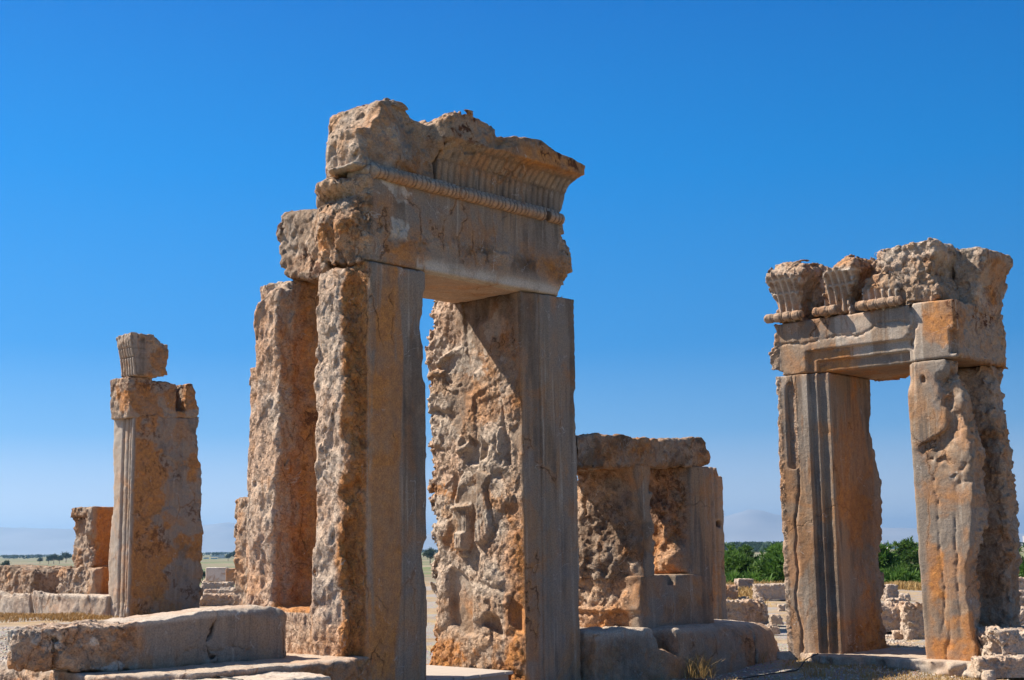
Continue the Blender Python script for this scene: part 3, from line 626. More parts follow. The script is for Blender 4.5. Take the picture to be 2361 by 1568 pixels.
def add_tor(b0, b1):
    def f(P):
        a, b, z = A(P); x = (b/.17) % 1.0
        ring = np.exp(-((x-.3)/.06)**2)+np.exp(-((x-.5)/.06)**2)
        d = np.hypot(a-19.13, z-5.4)-(.078-.018*ring)
        return smax(d, np.abs(b-(b0+b1)/2)-(b1-b0)/2, .05)-.006*rock(P, .4)
    stone('torus_moulding', f, (19.0, b0-.1, 5.25), (19.3, b1+.1, 5.55), .014, LIME, rd, {'pale': one(.15), 'ochre': one(.2), 'rough': one(.3), 'dark': lambda P: .8*(np.exp(-(((P[:, 1]/.17) % 1.0-.3)/.07)**2)+np.exp(-(((P[:, 1]/.17) % 1.0-.5)/.07)**2))})
add_tor(11.25, 11.97); add_tor(10.62, 11.06); add_tor(9.52, 10.3)

# threshold slab of the right doorway
def thr(P):
    a, b, z = A(P); n = lo(P, 1.5, 3)
    e = 18.98+.08*n+.18*sst(.35-np.abs(b-10.25), 0, .3)
    f = smax(smax(e-a, a-21.2, .03), np.abs(b-10.3)-1.75, .03); f = smax(f, z+.005-.02*n*0, .025); f = np.maximum(f, -.4-z)
    f = smax(f, -(np.abs(b-11.05+.3*(a-19))-.012), .01)
    return f-.012*rock(P, .7)
o = stone('threshold_slab', thr, (18.6, 8.4, -.35), (21.4, 12.2, .12), .028, LIME, None, {'pale': lambda P: .4+0*P[:, 0], 'ochre': lambda P: .3*sst(lo(P), 0, 1)}, origin=(20, 10.3, -.1))
tag(o, 'low worn threshold slab lying under the doorway with the stepped frame', 'threshold')

# ================================================================== MIDDLE WINDOW, PLINTHS, BLOCKS
one = lambda v: (lambda P: v+0*P[:, 0])
SC = 1.10
mw = thing('stone_window', 'low ruined stone window with rough lintel on the long plinth between the two doorways', 'window ruin', *dosc((15.5, 11.9, .6)))
def wbase(P):
    a, b, z = A(P); n = lo(P)
    lf = 14.62+.07*sst(.95-z, 0, .05)*sst(z, .85, .8)+.05*n-.1*sst(.9-z, 0, .05)*sst(b, 11.6, 11.9)
    f = smax(smax(lf-a, a-16.42, .06), smax(11.31-b, b-12.45, .05), .05); f = smax(f, smax(z-1.3+.06*np.exp(-((a-15.3)/.07)**2), .45-z, .02), .02)
    pit = np.maximum(np.maximum(np.abs(a-15.42)-.1, 1.16-z), b-11.45); f = smax(f, -pit, .02)
    return f-(.008+.05*sst(14.82-a, 0, .1)*sst(b, 11.5, 11.75))*rock(P, .6)
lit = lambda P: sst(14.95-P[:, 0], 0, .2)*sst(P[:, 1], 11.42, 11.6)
stone('base', wbase, (14.3, 11.1, .4), (16.7, 12.7, 1.45), .026, LIME, mw, {'rough': lit, 'ochre': lambda P: .6*lit(P)*sst(1.0-P[:, 2], 0, .2)+.3*sst(lo(P), 0, 1), 'dark': lambda P: .3*sst(lo(P, .8, 2), 0, .8)})
def wl(P):
    a, b, z = A(P); n = lo(P); k = chip(P, .02, .1)
    bl = 14.66+.06*n+.08*sst(b, 11.5, 11.8)*sst(2.2-z, 0, .8)*-1
    f = smax(smax(bl-a, a-14.99-.03*n, .04), smax(11.31-b, b-12.43, .05), k); f = smax(f, smax(z-2.82, 1.25-z, .02), .05)
    f = smax(f, -(np.maximum(np.maximum(np.abs(a-14.82)-.012, b-11.33), 1-z)), .01)
    return f-(.008+.055*sst(14.84-a, 0, .12)*sst(b, 11.36, 11.5)+.04*sst(a, 14.9, 14.98))*rock(P, .65)
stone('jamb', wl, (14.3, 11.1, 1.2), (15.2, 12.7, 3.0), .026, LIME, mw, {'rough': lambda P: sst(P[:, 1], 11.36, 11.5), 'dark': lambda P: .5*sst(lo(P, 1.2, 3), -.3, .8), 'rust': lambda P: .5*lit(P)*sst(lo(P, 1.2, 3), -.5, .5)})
def wr(P):
    a, b, z = A(P); n = lo(P)
    tri = TR('a', 15.99, [(1515, 1325), (1530, 1240), (1545, 1200), (1556, 1235), (1575, 1262), (1585, 1300), (1600, 1322)])
    h = .09*sst(-poly(b, z, tri), -.05, .08)
    fb = 11.31+.03*np.exp(-((a-16.09)/.015)**2)+.02*np.exp(-((a-16.2)/.01)**2)+np.where(a < 16.07, .03, 0)
    f = smax(smax(15.97+.06*n*sst(b, 11.4, 11.6)-h-a, a-16.43, .03), smax(fb-b, b-12.4, .03), .03); f = smax(f, smax(z-2.83, 1.25-z, .02), .02)
    return f-(.008+.045*sst(16.15-a, 0, .1)*sst(b, 11.4, 11.55))*rock(P, .6)
stone('jamb', wr, (15.7, 11.1, 1.2), (16.7, 12.7, 3.0), .026, LIME, mw, {'rough': lambda P: sst(P[:, 1], 11.36, 11.5)*sst(16.3-P[:, 0], 0, .1), 'rust': lambda P: .7*sst(P[:, 1], 11.36, 11.5)*sst(16.2-P[:, 0], 0, .1)*sst(P[:, 2], 1.7, 2.1), 'dark': lambda P: .7*sst(P[:, 2], 1.8, 2.4)*sst(P[:, 1], 11.36, 11.5)*sst(lo(P, 1, 2), -.3, .6), 'ochre': lambda P: .4*sst(P[:, 1], 11.36, 11.5)})  # dark and rust put the lintel's shade into the reveal's colour
WT = TR('b', 11.31, [(1300, 1075), (1300, 1010), (1335, 1004), (1370, 1001), (1400, 1000), (1430, 1004), (1460, 1010), (1540, 1014), (1580, 1012), (1616, 1012), (1630, 1028), (1634, 1045), (1636, 1074), (1490, 1076), (1380, 1078)])
def wt(P):
    a, b, z = A(P); n = lo(P)
    f = smax(poly(a, z, WT), smax(11.3-b, b-12.5, .06), .05)
    return f-.05*rock(P, .75)
stone('lintel', wt, (13.4, 11.0, 2.65), (16.8, 12.75, 3.5), .026, LIME, mw, {'rough': one(.7), 'rust': one(.4), 'dark': lambda P: .6*sst(lo(P, 1.2, 3), 0, .8), 'ochre': lambda P: .5*sst(lo(P, 1.0, 4), .3, .9)})

SC = 1.27
def pier(P):
    a, b, z = A(P); n = lo(P)
    f = smax(smax(18.76-a, a-19.27, .03), smax(13.02-b, b-13.75, .03), .03); f = smax(f, smax(z-3.0+.15*sst(a, 19.12, 19.16), -.6-z, .02), .03)
    g = .05*np.exp(-((a-19.06)/.025)**2)+.03*np.exp(-((a-18.92)/.02)**2)
    f = f+np.where(b < 13.1, g, 0); f = smax(f, -np.maximum(np.hypot(a-19.13, z-2.05)-.06, b-13.2), .01)
    return f-.014*rock(P, .7)
o = stone('stone_pier', pier, (18.5, 12.8, -.1), (19.6, 13.95, 3.2), .028, LIME, None, {'rough': one(.2), 'ochre': lambda P: .4*sst(lo(P, 1, 3), 0, .8)}, origin=(19.0, 13.4, .35))
tag(o, 'slim grooved stone pier standing just behind the low window, with pines behind', 'pier')

SC = 1.10
PLP = np.array([(13.3, 12.7), (13.3, 10.97), (14.45, 10.95), (14.62, 10.86), (17.3, 10.86), (17.75, 11.1), (18.25, 11.75), (18.3, 12.7)])
def plinth(P):
    a, b, z = A(P); n = lo(P); k = chip(P, .04, .12)
    top = .62-.36*sst(a, 16.9, 18.3)+.02*n
    f = smax(poly(a, b, PLP), z-top, np.clip(.05+.28*sst(a, 14.9, 15.6), .03, .33)); f = np.maximum(f, -.4-z)
    cut = smax(smax(np.abs(a-14.72+.2*(z-.4))-.2, .33+.1*n-z, .05), b-11.2, .05); f = smax(f, -cut, .03)
    f = smax(f, -(smax(np.abs(a-16.72+.04*n)-.012, b-11.05, .02)), .02)
    wv = sst(a, 17.2, 17.6)+sst(14.65-a, 0, .2)*.5
    return f-(.014+.045*np.clip(wv, 0, 1))*rock(P, .8)
o = stone('stone_plinth', plinth, (12.7, 10.5, -.35), (18.6, 12.85, .85), .028, LIME, None,
      {'rough': lambda P: .35+.4*sst(P[:, 0], 17.2, 17.6), 'ochre': lambda P: .35*sst(lo(P, 1.3, 3), 0, 1)*sst(.55-P[:, 2], 0, .2), 'pale': lambda P: .5*sst(P[:, 2], .5, .6), 'dark': lambda P: .3*sst(lo(P, .9, 5), .4, 1)}, origin=(16, 11.7, -.1))
tag(o, 'long rounded stone plinth carrying the low window, running between the two doorways', 'plinth')

SC = 1.0
FB = TR('b', 12.95, [(268, 1453), (330, 1441), (400, 1426), (470, 1414), (500, 1405), (540, 1402), (600, 1399), (640, 1398), (656, 1400), (663, 1440), (660, 1526), (400, 1546), (268, 1559)])
def fblock(P):
    a, b, z = A(P); n = lo(P); k = chip(P, .01, .07)
    ar = np.clip(a, FB[0, 0]+.02, 10.0)
    plan = poly(a, b, [(6.93, 13.52), (7.3, 13.22), (7.86, 12.98), (10.04, 12.95), (10.04, 13.68), (7.35, 13.85), (7.0, 13.75)])
    zt = (.905+(a-6.95)*.052).astype(np.float32)
    zb = .44+.1*sst(8.0-a, 0, .9)+.02*n
    f = smax(smax(plan, z-zt-.02*n, k), zb-z, .05)
    crack = np.abs(a-9.0-.05*lo(P, .5, 3))-.012-.03*np.exp(-((z-.82)/.08)**2); f = smax(f, -np.maximum(crack, b-13.06), .02)
    crack2 = np.abs(a-7.3-.03*lo(P, .5, 3))-.01; f = smax(f, -np.maximum(crack2, b-13.35), .02)
    crack3 = np.abs(z-.6-.06*(a-9)-.03*lo(P, .6, 4))-.006; f = smax(f, -np.maximum(np.maximum(crack3, b-12.99), np.abs(a-9.1)-.45), .01)
    rg = sst(8.15-a, 0, .2)
    return f-(.012+.034*rg)*rock(P, .6)
o = stone('stone_block', fblock, (6.7, 12.7, .3), (10.3, 14.1, 1.35), .02, LIME, None,
      {'rough': lambda P: .15+.8*sst(8.1-P[:, 0], 0, .2), 'ochre': lambda P: .65*sst(8.2-P[:, 0], 0, .3)*sst(lo(P, 1.1, 3), -.5, .5), 'rust': lambda P: .5*sst(8.5-P[:, 0], 0, .5)*sst(lo(P, .7, 2), .3, .9),
       'pale': lambda P: .55*sst(P[:, 2]-(.905+(P[:, 0]-6.95)*.052), -.06, -.02)+.9*sst(lo(P, .5, 6), 1.0, 1.4)*sst(8.1-P[:, 0], 0, .2), 'dark': lambda P: .35*sst(8.2-P[:, 0], 0, .3)*sst(lo(P, .6, 5), .2, 1)}, origin=(8.6, 13.4, .43))
tag(o, 'massive cracked oblong stone block lying on the slab in the left foreground', 'stone block')

SL = TR('z', .47, [(856, 1510), (800, 1518), (745, 1522), (708, 1530), (640, 1536), (560, 1543), (464, 1551), (330, 1556)])
SLP = np.vstack([SL, [(7.4, 12.75), (7.75, 15.3), (10.9, 15.3), (10.9, 12.4)]])
def slab(P):
    a, b, z = A(P); n = lo(P); k = chip(P, .01, .05)
    f = smax(poly(a, b, SLP)-.03*lo(P, .8, 4), z-.465-.008*n, k)
    return np.maximum(f, -.4-z)-(.01+.03*sst(.42-z, 0, .1))*rock(P, .6)
o = stone('stone_slab', slab, (7.0, 11.4, -.3), (11.1, 15.6, .62), .024, LIME, None, {'rough': lambda P: .6*sst(.42-P[:, 2], 0, .06)+.2, 'pale': lambda P: .45*sst(P[:, 2], .42, .45), 'ochre': lambda P: .35*sst(lo(P, 1.1, 2), .2, 1)}, origin=(9.2, 13.5, 0))
tag(o, 'broad podium slab under the cracked oblong block, joined to the tallest doorway', 'slab')
def slab2(P):
    a, b, z = A(P); n = lo(P)
    f = smax(poly(a, b, [(6.6, 13.1), (7.75, 12.55), (8.3, 12.2), (9.1, 12.1), (9.4, 11.9), (9.2, 11.2), (6.4, 11.6)])-.04*n, z-.395-.01*n, .03)
    return np.maximum(f, -.3-z)-.018*rock(P, .6)
o = stone('stone_slab', slab2, (6.1, 10.9, -.2), (9.7, 13.4, .55), .026, RUBBLE, None, {'rough': one(.3), 'pale': one(.55)}, origin=(8, 12, 0))
tag(o, 'lower pale slab at the bottom left edge with a black cable lying on it', 'slab')

# ================================================================== LEFT FACADE FRAGMENTS
lp = thing('doorway_jamb', 'tall lone doorway jamb on the left with a broken fluted cornice piece on its top', 'jamb ruin', 20.6, 32.5, 0.0)
FRT = TR('b', 31.99, [(300, 1430), (303, 960), (460, 962), (461, 968), (456, 1000), (458, 1040), (462, 1085), (464, 1120), (463, 1180), (465, 1220), (462, 1300), (463, 1430)])
def lsh(P):
    a, b, z = A(P); n = lo(P); R = rock(P, .9)
    f = smax(poly(np.maximum(a, 20.0), z, FRT)-.02*n, 19.56-a, .02); f = smax(f, smax(31.99-b, b-32.93-.05*n, .03), .05)
    g = .05*np.exp(-((b-32.25)/.03)**2)+.07*np.exp(-((b-32.1)/.035)**2)+.03*np.exp(-((b-32.45)/.02)**2)+np.where((b > 32.14) & (b < 32.5), .03, 0)
    f = f+np.where(a < 19.8, g, 0); f = np.maximum(f, -.3-z)
    rel = .03*sst(samp(FBM, P, 3.0, 6), -.2, .5)-.05*sst(samp(FAC, P, 3.5, 4), .3, .6)*.6
    f = f-np.where(b < 32.4, rel*sst(a, 19.65, 19.8), 0)
    return f-(.014+.03*sst(a, 21.4, 21.7)+.03*sst(.6-z, 0, .3))*R
pa = {'ochre': lambda P: np.clip(sst(P[:, 0], 19.62, 19.7)*(1.1*sst(lo(P, 2.2, 2)-.75*(P[:, 0]-20.7), -.3, .4)+.3*sst(.9-P[:, 2], 0, .5)), 0, 1), 'rough': lambda P: .3*sst(P[:, 0], 19.62, 19.7),
      'rust': lambda P: .7*sst(P[:, 0], 19.65, 19.8)*sst(lo(P, 1.4, 6), .2, .8), 'dark': lambda P: .55*sst(P[:, 0], 20.7, 21.5)*sst(lo(P, 1.6, 3), -.6, .6), 'pale': lambda P: .45*sst(19.62-P[:, 0], 0, .05)}
stone('shaft', lsh, (19.3, 31.7, -.3), (22.1, 33.2, 5.6), .034, LIME, lp, pa)
LLT = TR('b', 31.99, [(300, 962), (300, 930), (298, 900), (298, 868), (350, 868), (352, 900), (354, 880), (370, 878), (392, 880), (400, 888), (430, 884), (446, 886), (452, 902), (453, 925), (459, 940), (458, 964)])
def llt(P):
    a, b, z = A(P)
    f = smax(poly(a, z, LLT), smax(32.0-b, b-32.95, .05), .05)
    f = smax(f, -(smax(np.abs(a-21.05)-.16, smax(b-32.5, np.abs(z-5.95)-.42, .05), .08)), .06)
    return f-.045*rock(P, .8)
stone('lintel_fragment', llt, (18.9, 31.7, 5.2), (22.0, 33.2, 6.6), .034, LIME, lp, {'rough': one(.7), 'ochre': lambda P: .8*sst(lo(P, 1.3, 2), -.3, .5), 'rust': lambda P: .8*sst(P[:, 2], 5.9, 6.2)})
LCT = TR('b', 31.9, [(300, 872), (382, 866), (381, 850), (383, 820), (382, 796), (370, 792), (356, 786), (350, 774), (326, 771), (300, 775), (285, 782)])
def lct(P):
    a, b, z = A(P); R = rock(P, .8)
    bf = 19.45-.14*np.clip((z-6.45)/.75, 0, 1)**1.6; w = sst(z, 7.2, 7.3)
    bf = bf+flutes(b, z, .12, (6.85, 7.1), .04)*(1-w)
    f = smax(poly(np.maximum(a, 19.9), z, LCT), bf-a, .04); f = smax(f, smax(31.78-b, b-32.55, .06), .06)
    return f-(.012+.045*sst(a, 19.7, 20.0)+.03*w)*R
stone('cornice_fragment', lct, (18.8, 31.4, 6.2), (21.0, 33.3, 7.85), .024, LIME, lp, {'rough': lambda P: .2+.6*sst(P[:, 0], 19.7, 19.9), 'ochre': lambda P: .8*sst(P[:, 0], 19.7, 20.0)*sst(lo(P, 1.1, 2), -.5, .3), 'pale': lambda P: .35*sst(19.6-P[:, 0], 0, .1), 'dark': lambda P: .8*flutes(P[:, 1], P[:, 2], .12, (6.85, 7.1), 1.0)*sst(19.75-P[:, 0], 0, .05)})

SC = 1.05
sw = thing('stone_window', 'low window fragment with an orange inner side, left of the lone jamb', 'window ruin', *dosc((19.5, 33.4, .62)))
def swb(P):
    a, b, z = A(P); n = lo(P)
    f = smax(smax(18.85+.06*n-a, a-20.3, .05), smax(32.42-b, b-34.35-.05*n, .08), .08); f = smax(f, smax(z-1.33-.03*n, .5-z, .03), .08)
    return f-(.015+.085*sst(19.15-a, 0, .15)*sst(b, 32.6, 32.9))*rock(P, .8)
inner = lambda P: sst(P[:, 0], 18.98, 19.1)*sst(33.1-P[:, 1], 0, .1)
stone('base', swb, (18.4, 32.1, .45), (20.5, 34.7, 1.6), .034, LIME, sw, {'rough': one(.6), 'ochre': lambda P: .8*inner(P)})
def swj(P):
    a, b, z = A(P); n = lo(P); k = chip(P, .03, .2)
    f = smax(smax(18.9+.05*n-a, a-20.35, .05), smax(32.78+.05*n-b, b-33.82, .05), k); f = smax(f, smax(z-2.92, 1.2-z, .03), .06)
    cut = smax(smax(33.02-b, np.abs(z-2.64)-.015, .01), a-19.3, .01); f = smax(f, -cut, .02)
    ct = smax(a-19.0-.04*n, smax(33.1-b, z-2.6, .02), .02); f = smax(f, -ct, .03)
    return f-(.02+.03*sst(19.2-a, 0, .1))*rock(P, .7)
stone('jamb', swj, (18.5, 32.4, 1.2), (20.6, 34.1, 3.15), .034, LIME, sw, {'rough': one(.5), 'ochre': lambda P: 1.0*inner(P), 'dark': lambda P: .35*sst(P[:, 1], 33.0, 33.1)*sst(P[:, 2], 2.2, 2.5)})

def lwall(P):
    a, b, z = A(P); n = lo(P); k = chip(P, .03, .15)
    f = smax(smax(18.5+.03*n-a, a-20.8, .05), smax(31.25-b, b-40.5, .05), .05); f = smax(f, smax(z-.63-.05*lo(P, 2, 5)*sst(b, 33.5, 35), -.3-z, .02), k)
    f = smax(f, -np.maximum(np.abs(b-35.35+.05*n)-.07, a-18.9), .03)
    return f-(.02+.03*sst(z, .4, .55)*sst(b, 32.6, 34))*rock(P, .9)
o = stone('stone_plinth', lwall, (18.2, 30.3, -.3), (21.0, 40.8, .9), .045, LIME, None, {'rough': lambda P: .25+.5*sst(P[:, 2], .4, .55), 'pale': lambda P: .35+.3*sst(P[:, 2], .5, .6), 'ochre': lambda P: .3*sst(lo(P, 1, 3), .3, 1)}, origin=(19.6, 35, -.1))
tag(o, 'low sunlit wall plinth running along the left edge up to the lone jamb', 'plinth')

def blockfn(a0, a1, b0, b1, z0, z1, amp=.05, s=.8, kamp=.2, rot=0.0):
    ca, cb = (a0+a1)/2, (b0+b1)/2; c_, s_ = math.cos(rot), math.sin(rot)
    def f(P):
        k = np.clip(.04+kamp*np.maximum(lo(P, 1.2*s+.4, 5)+.2, 0), .03, .5*min(a1-a0, b1-b0, z1-z0))
        Q = P
        if rot:
            Q = P.copy(); x, y = P[:, 0]-ca, P[:, 1]-cb; Q[:, 0] = ca+c_*x+s_*y; Q[:, 1] = cb-s_*x+c_*y
        return box(Q, a0, a1, b0, b1, z0, z1, k)-amp*rock(P, s)
    return f
def block(name, label, cat, a0, a1, b0, b1, z0, z1, h, amp=.05, s=.8, kamp=.2, rot=0.0, mat=None, attrs=None, group=None):
    r = .75*max(a1-a0, b1-b0) if rot else 0; ca, cb = (a0+a1)/2, (b0+b1)/2
    l0 = (min(a0, ca-r)-.15, min(b0, cb-r)-.15, z0-.05); l1 = (max(a1, ca+r)+.15, max(b1, cb+r)+.15, z1+.15)
    o = stone(name, blockfn(a0, a1, b0, b1, z0-.3, z1, amp, s, kamp, rot), l0, l1, h, mat or RUBBLE, None, attrs or {'rough': one(.8), 'pale': one(.35)}, origin=(ca, cb, z0))
    return tag(o, label, cat, group)
block('stone_block', 'dark squat stone block sitting on the low wall plinth at the left edge', 'stone block', 18.7, 19.9, 35.35, 38.2, .6, 1.34, .04, .07, mat=LIME, attrs={'rough': one(.7), 'rust': one(.5), 'dark': lambda P: .5*sst(lo(P, 1, 3), -.3, .6)})
SC = 1.0
def stub(P):
    a, b, z = A(P); n = lo(P)
    f = smax(smax(19.3+.06*n-a, a-20.4, .05), smax(26.3-b, b-26.98-.08*n, .06), .06); f = smax(f, smax(z-2.95, -.2-z, .02), .1)
    return f-.05*rock(P, .8)
o = stone('stone_pier', stub, (18.9, 26.0, -.2), (20.6, 27.4, 3.15), .036, LIME, None, {'rough': one(.8), 'dark': lambda P: .3*sst(lo(P), 0, 1)}, origin=(19.8, 26.7, -.1))
tag(o, 'narrow rough stone pier peeping out at the left side of the tallest doorway', 'pier')

def prock(x0, x1, ytop, ybase, zg, label, cat='rock', name='rock', dep=.8, amp=.05, mat=None, attrs=None, rot=None, group=None, kamp=.2, hh=None):
    """a loose stone whose near foot is seen at picture height ybase on ground of height zg"""
    xm = (x0+x1)/2; p = un(xm, ybase, z=zg); Y = (p[0]*U+p[1]*V)[1]; s = Y/F
    w = (x1-x0)*s; h = (ybase-ytop)*s; d = w*dep
    q = p[0]*U+p[1]*V+np.array([0, d*.5, 0]); ca, cb = q@U, q@V
    rr = math.radians(-47.2) if rot is None else rot
    return block(name, label, cat, ca-w/2, ca+w/2, cb-d/2, cb+d/2, zg, zg+h, hh or max(.02, s*1.6), min(amp, .16*h), max(.3, min(1.0, h*1.2)), kamp, rr, mat, attrs, group)
prock(1650, 1772, 1388, 1434, 0, 'long broken tan boulder lying on the ground at the right end of the low window', dep=.45, amp=.07)
prock(1698, 1735, 1337, 1368, 0, 'small upright squared stone in front of the pines right of the slim pier', 'stone block', 'stone_block', kamp=.06, rot=-.5)
prock(1744, 1830, 1349, 1380, 0, 'flat pale block in dry grass at the left side of the stepped doorway', 'stone block', 'stone_block', dep=.5, kamp=.1)
prock(1690, 1728, 1378, 1397, 0, 'small pale wedge of stone between the long boulder and the dark block', dep=.8)
prock(1640, 1702, 1352, 1398, 0, 'dark stone block in shade at the foot of the slim pier', 'stone block', 'stone_block', mat=LIME, attrs={'rough': one(.5), 'ochre': one(.3)})
prock(2036, 2072, 1349, 1380, 0, 'pale cubic stone seen through the stepped doorway with pines behind it', 'stone block', 'stone_block', kamp=.05, rot=-.3)
prock(2044, 2100, 1381, 1402, 0, 'layered flat stone lying under the cubic stone, seen through the stepped doorway', dep=.7)
prock(2020, 2098, 1393, 1452, 0, 'large broken plinth stone filling the lower opening of the stepped doorway', dep=.7, amp=.06, kamp=.1)
prock(2088, 2140, 1396, 1470, 0, 'leaning rough stone beside the right jamb, seen through the stepped doorway', dep=.8, amp=.07)
prock(2246, 2312, 1478, 1535, -.1, 'rough stone lump at the foot of the stepped doorway, right side', dep=.8, amp=.07)
prock(2292, 2420, 1455, 1545, -.1, 'big pale boulder at the bottom right corner of the view', dep=.8, amp=.08, kamp=.12)
prock(2262, 2400, 1518, 1556, -.12, 'low flat stone in front of the big pale boulder at bottom right', dep=.45, amp=.05)
for i, (x0, x1, y0, y1, t) in enumerate([(2338, 2380, 1333, 1366, 'topmost rubble stone against the pines at the right edge'), (2336, 2400, 1362, 1382, 'flat bright slab at the right edge below the rubble'),
        (2338, 2390, 1378, 1404, 'dark-sided stone under the bright slab at the right edge'), (2338, 2400, 1404, 1436, 'lowest pale stone at the right edge behind the stepped doorway')]):
    prock(x0, x1, y0, y1, 0, t, dep=.6)
prock(84, 140, 1342, 1366, .2, 'grey rock mound behind the low wall plinth, beside the dark squat block', dep=.8, amp=.08)
prock(2, 40, 1338, 1368, .5, 'small rough stone leaning against the dark squat block at the left edge', dep=.7)
for i, (x0, x1, y0, y1, t) in enumerate([(466, 530, 1344, 1362, 'broad flat pale slab in the rubble right of the lone jamb'), (462, 490, 1337, 1352, 'dark small stone at the upper left of the rubble right of the lone jamb'),
        (492, 545, 1334, 1347, 'long low kerb stone at the top of the rubble by the pale wedge'), (470, 512, 1360, 1376, 'grey flat stone midway down the rubble right of the lone jamb'),
        (505, 560, 1356, 1382, 'rounded grey stone right in the rubble by the narrow pier'), (458, 550, 1372, 1400, 'lowest broad dark stone of the rubble right of the lone jamb')]):
    prock(x0, x1, y0, y1, 0, t, dep=.7, amp=.08)
prock(474, 522, 1309, 1338, .3, 'pale smooth block with a slanting shadow on top of the rubble', 'stone block', 'stone_block', dep=.5, amp=.01, kamp=.02, attrs={'pale': one(.9)})
prock(520, 560, 1311, 1342, .3, 'small tan wall stub right of the pale smooth block', 'stone block', 'wall_stub', dep=.5, amp=.015, kamp=.02, attrs={'ochre': one(.3)})
prock(900, 990, 1552, 1600, 0, 'rough rubble stone half hidden below the front of the tallest doorway', dep=.6) if False else None
RB = ['small tan rubble stone', 'flat grey rubble chip', 'pale angular rubble stone', 'low brown rubble stone']
for i, (x0, x1, y0, y1, where) in enumerate([(1778, 1806, 1418, 1436, 'just left of the stepped doorway, beside the long boulder'), (1740, 1768, 1368, 1378, 'in the straw below the flat pale block'), (1772, 1800, 1440, 1458, 'on the right end of the rounded plinth'),
        (1655, 1690, 1404, 1416, 'on top end of the long boulder, left side'), (1795, 1812, 1395, 1412, 'against the left edge of the stepped doorway'), (1728, 1760, 1398, 1410, 'behind the long boulder, middle'), (2076, 2100, 1368, 1382, 'beside the cubic stone seen through the stepped doorway'),
        (2060, 2084, 1455, 1468, 'on the gravel seen through the stepped doorway'), (2226, 2250, 1520, 1536, 'touching the right jamb foot of the stepped doorway'), (2270, 2300, 1548, 1562, 'on the gravel before the big pale boulder')]):
    prock(x0, x1, y0, y1, 0 if y1 < 1500 else -.13, RB[i % 4]+' '+where, 'rubble stone', 'rubble_stone', dep=.9, amp=.05)
prock(782, 838, 1536, 1580, .12, 'white lit rubble stone at the foot of the podium slab below the tallest doorway', dep=.7, amp=.06)

# ================================================================== GROUND
def g_height(x, y):
    a = x*U[0]+y*U[1]; b = x*V[0]+y*V[1]
    P = np.stack([x, y, np.zeros_like(x)], -1).astype(np.float32)
    n = .035*samp(FBM, P, 9.0, 1)+.012*samp(FBM, P, 2.3, 2)
    g = -.17*sst(21.2-a, 0, 1.4)*sst(13.0-b, -1.5, 1.5)-.07*np.exp(-((a-16.8)/1.6)**2-((b-12.0)/1.2)**2)*sst(12.4-b, -.4, .4)
    mound = .38*np.exp(-(((a-7.0)/1.6)**2+((b-14.2)/1.8)**2)**2)
    g = g+mound+n-.03
    edge = 60+3*samp(FBM, P, 60, 3)-4*sst(x, 0, 10)
    return g-11.6*sst(y, edge, edge+9)+.25*sst(y, 45, 52)*samp(FBM, P, 14, 5)*.3
def grid_mesh(name, xs, ys, hf, mat):
    X, Y = np.meshgrid(xs, ys, indexing='ij'); x = X.ravel().astype(np.float32); y = Y.ravel().astype(np.float32)
    v = np.stack([x, y, hf(x, y)], -1); nx, ny = len(xs), len(ys)
    i = (np.arange(nx-1)[:, None]*ny+np.arange(ny-1)[None]).ravel()
    q = np.stack([i, i+ny, i+ny+1, i+1], -1)
    me = build_mesh(name, v, q); me.materials.append(mat); o = bpy.data.objects.new(name, me); COL.objects.link(o); o['kind'] = 'structure'
    return o
b = NB('terrace_gravel'); P = b.pos()
n1 = b.noise(P, .35, 6, .6); n2 = b.noise(P, 2.2, 8, .65); gv = b.vor(P, 34, 'F1', 'Color'); n3 = b.noise(P, 40, 6, .7)
grav = b.mix(b.ramp(n3, .3, .7), (.22, .19, .165), (.38, .335, .295)); grav = b.mix(.35, grav, gv, 'SOFT_LIGHT')
dirt = b.mix(b.ramp(n2, .35, .65), (.30, .2, .115), (.38, .28, .18))
straw = b.mix(b.ramp(n3, .3, .7), (.32, .19, .065), (.5, .35, .16))
col = b.mix(b.ramp(n1, .46, .58), grav, dirt); col = b.mix(b.ramp(b.noise(P, .55, 7, .7, .3), .52, .62, 0, .8), col, straw)
nr = b.bump(b.vor(P, 26), .6, .03); nr = b.bump(b.noise(P, 14, 8, .7), .6, .04, nr)
GRAVEL = b.done(col, nr, .95)
xs = np.concatenate([np.arange(-70, -16, 1.2), np.arange(-16, 16, .16), np.arange(16, 80.1, 1.2)]); ys = np.concatenate([np.arange(8, 26, .14), np.arange(26, 76, .6)])
grid_mesh('terrace_ground', xs, ys, g_height, GRAVEL)

PLAIN = -12.0
b = NB('farm_fields'); P = b.pos()
sx = b.n('ShaderNodeSeparateXYZ'); b.set(sx.inputs[0], P)
cellv = b.n('ShaderNodeVectorMath'); cellv.operation = 'MULTIPLY'; b.set(cellv.inputs[0], b.vadd(P, (13, 40, 0))); cellv.inputs[1].default_value = (1/420, 1/150, 0)
fc = b.n('ShaderNodeTexVoronoi'); fc.distance = 'CHEBYCHEV'; b.set(fc.inputs['Vector'], cellv.outputs[0]); fc.inputs['Randomness'].default_value = .8
sc_ = b.n('ShaderNodeSeparateColor'); b.set(sc_.inputs[0], fc.outputs['Color'])
f1 = b.mix(b.ramp(sc_.outputs[0], .38, .42, 0, 1), (.07, .115, .04), (.24, .175, .11)); f1 = b.mix(b.ramp(sc_.outputs[1], .6, .65, 0, 1), f1, (.13, .16, .05)); f1 = b.mix(b.ramp(sc_.outputs[2], .75, .8, 0, 1), f1, (.3, .24, .15))
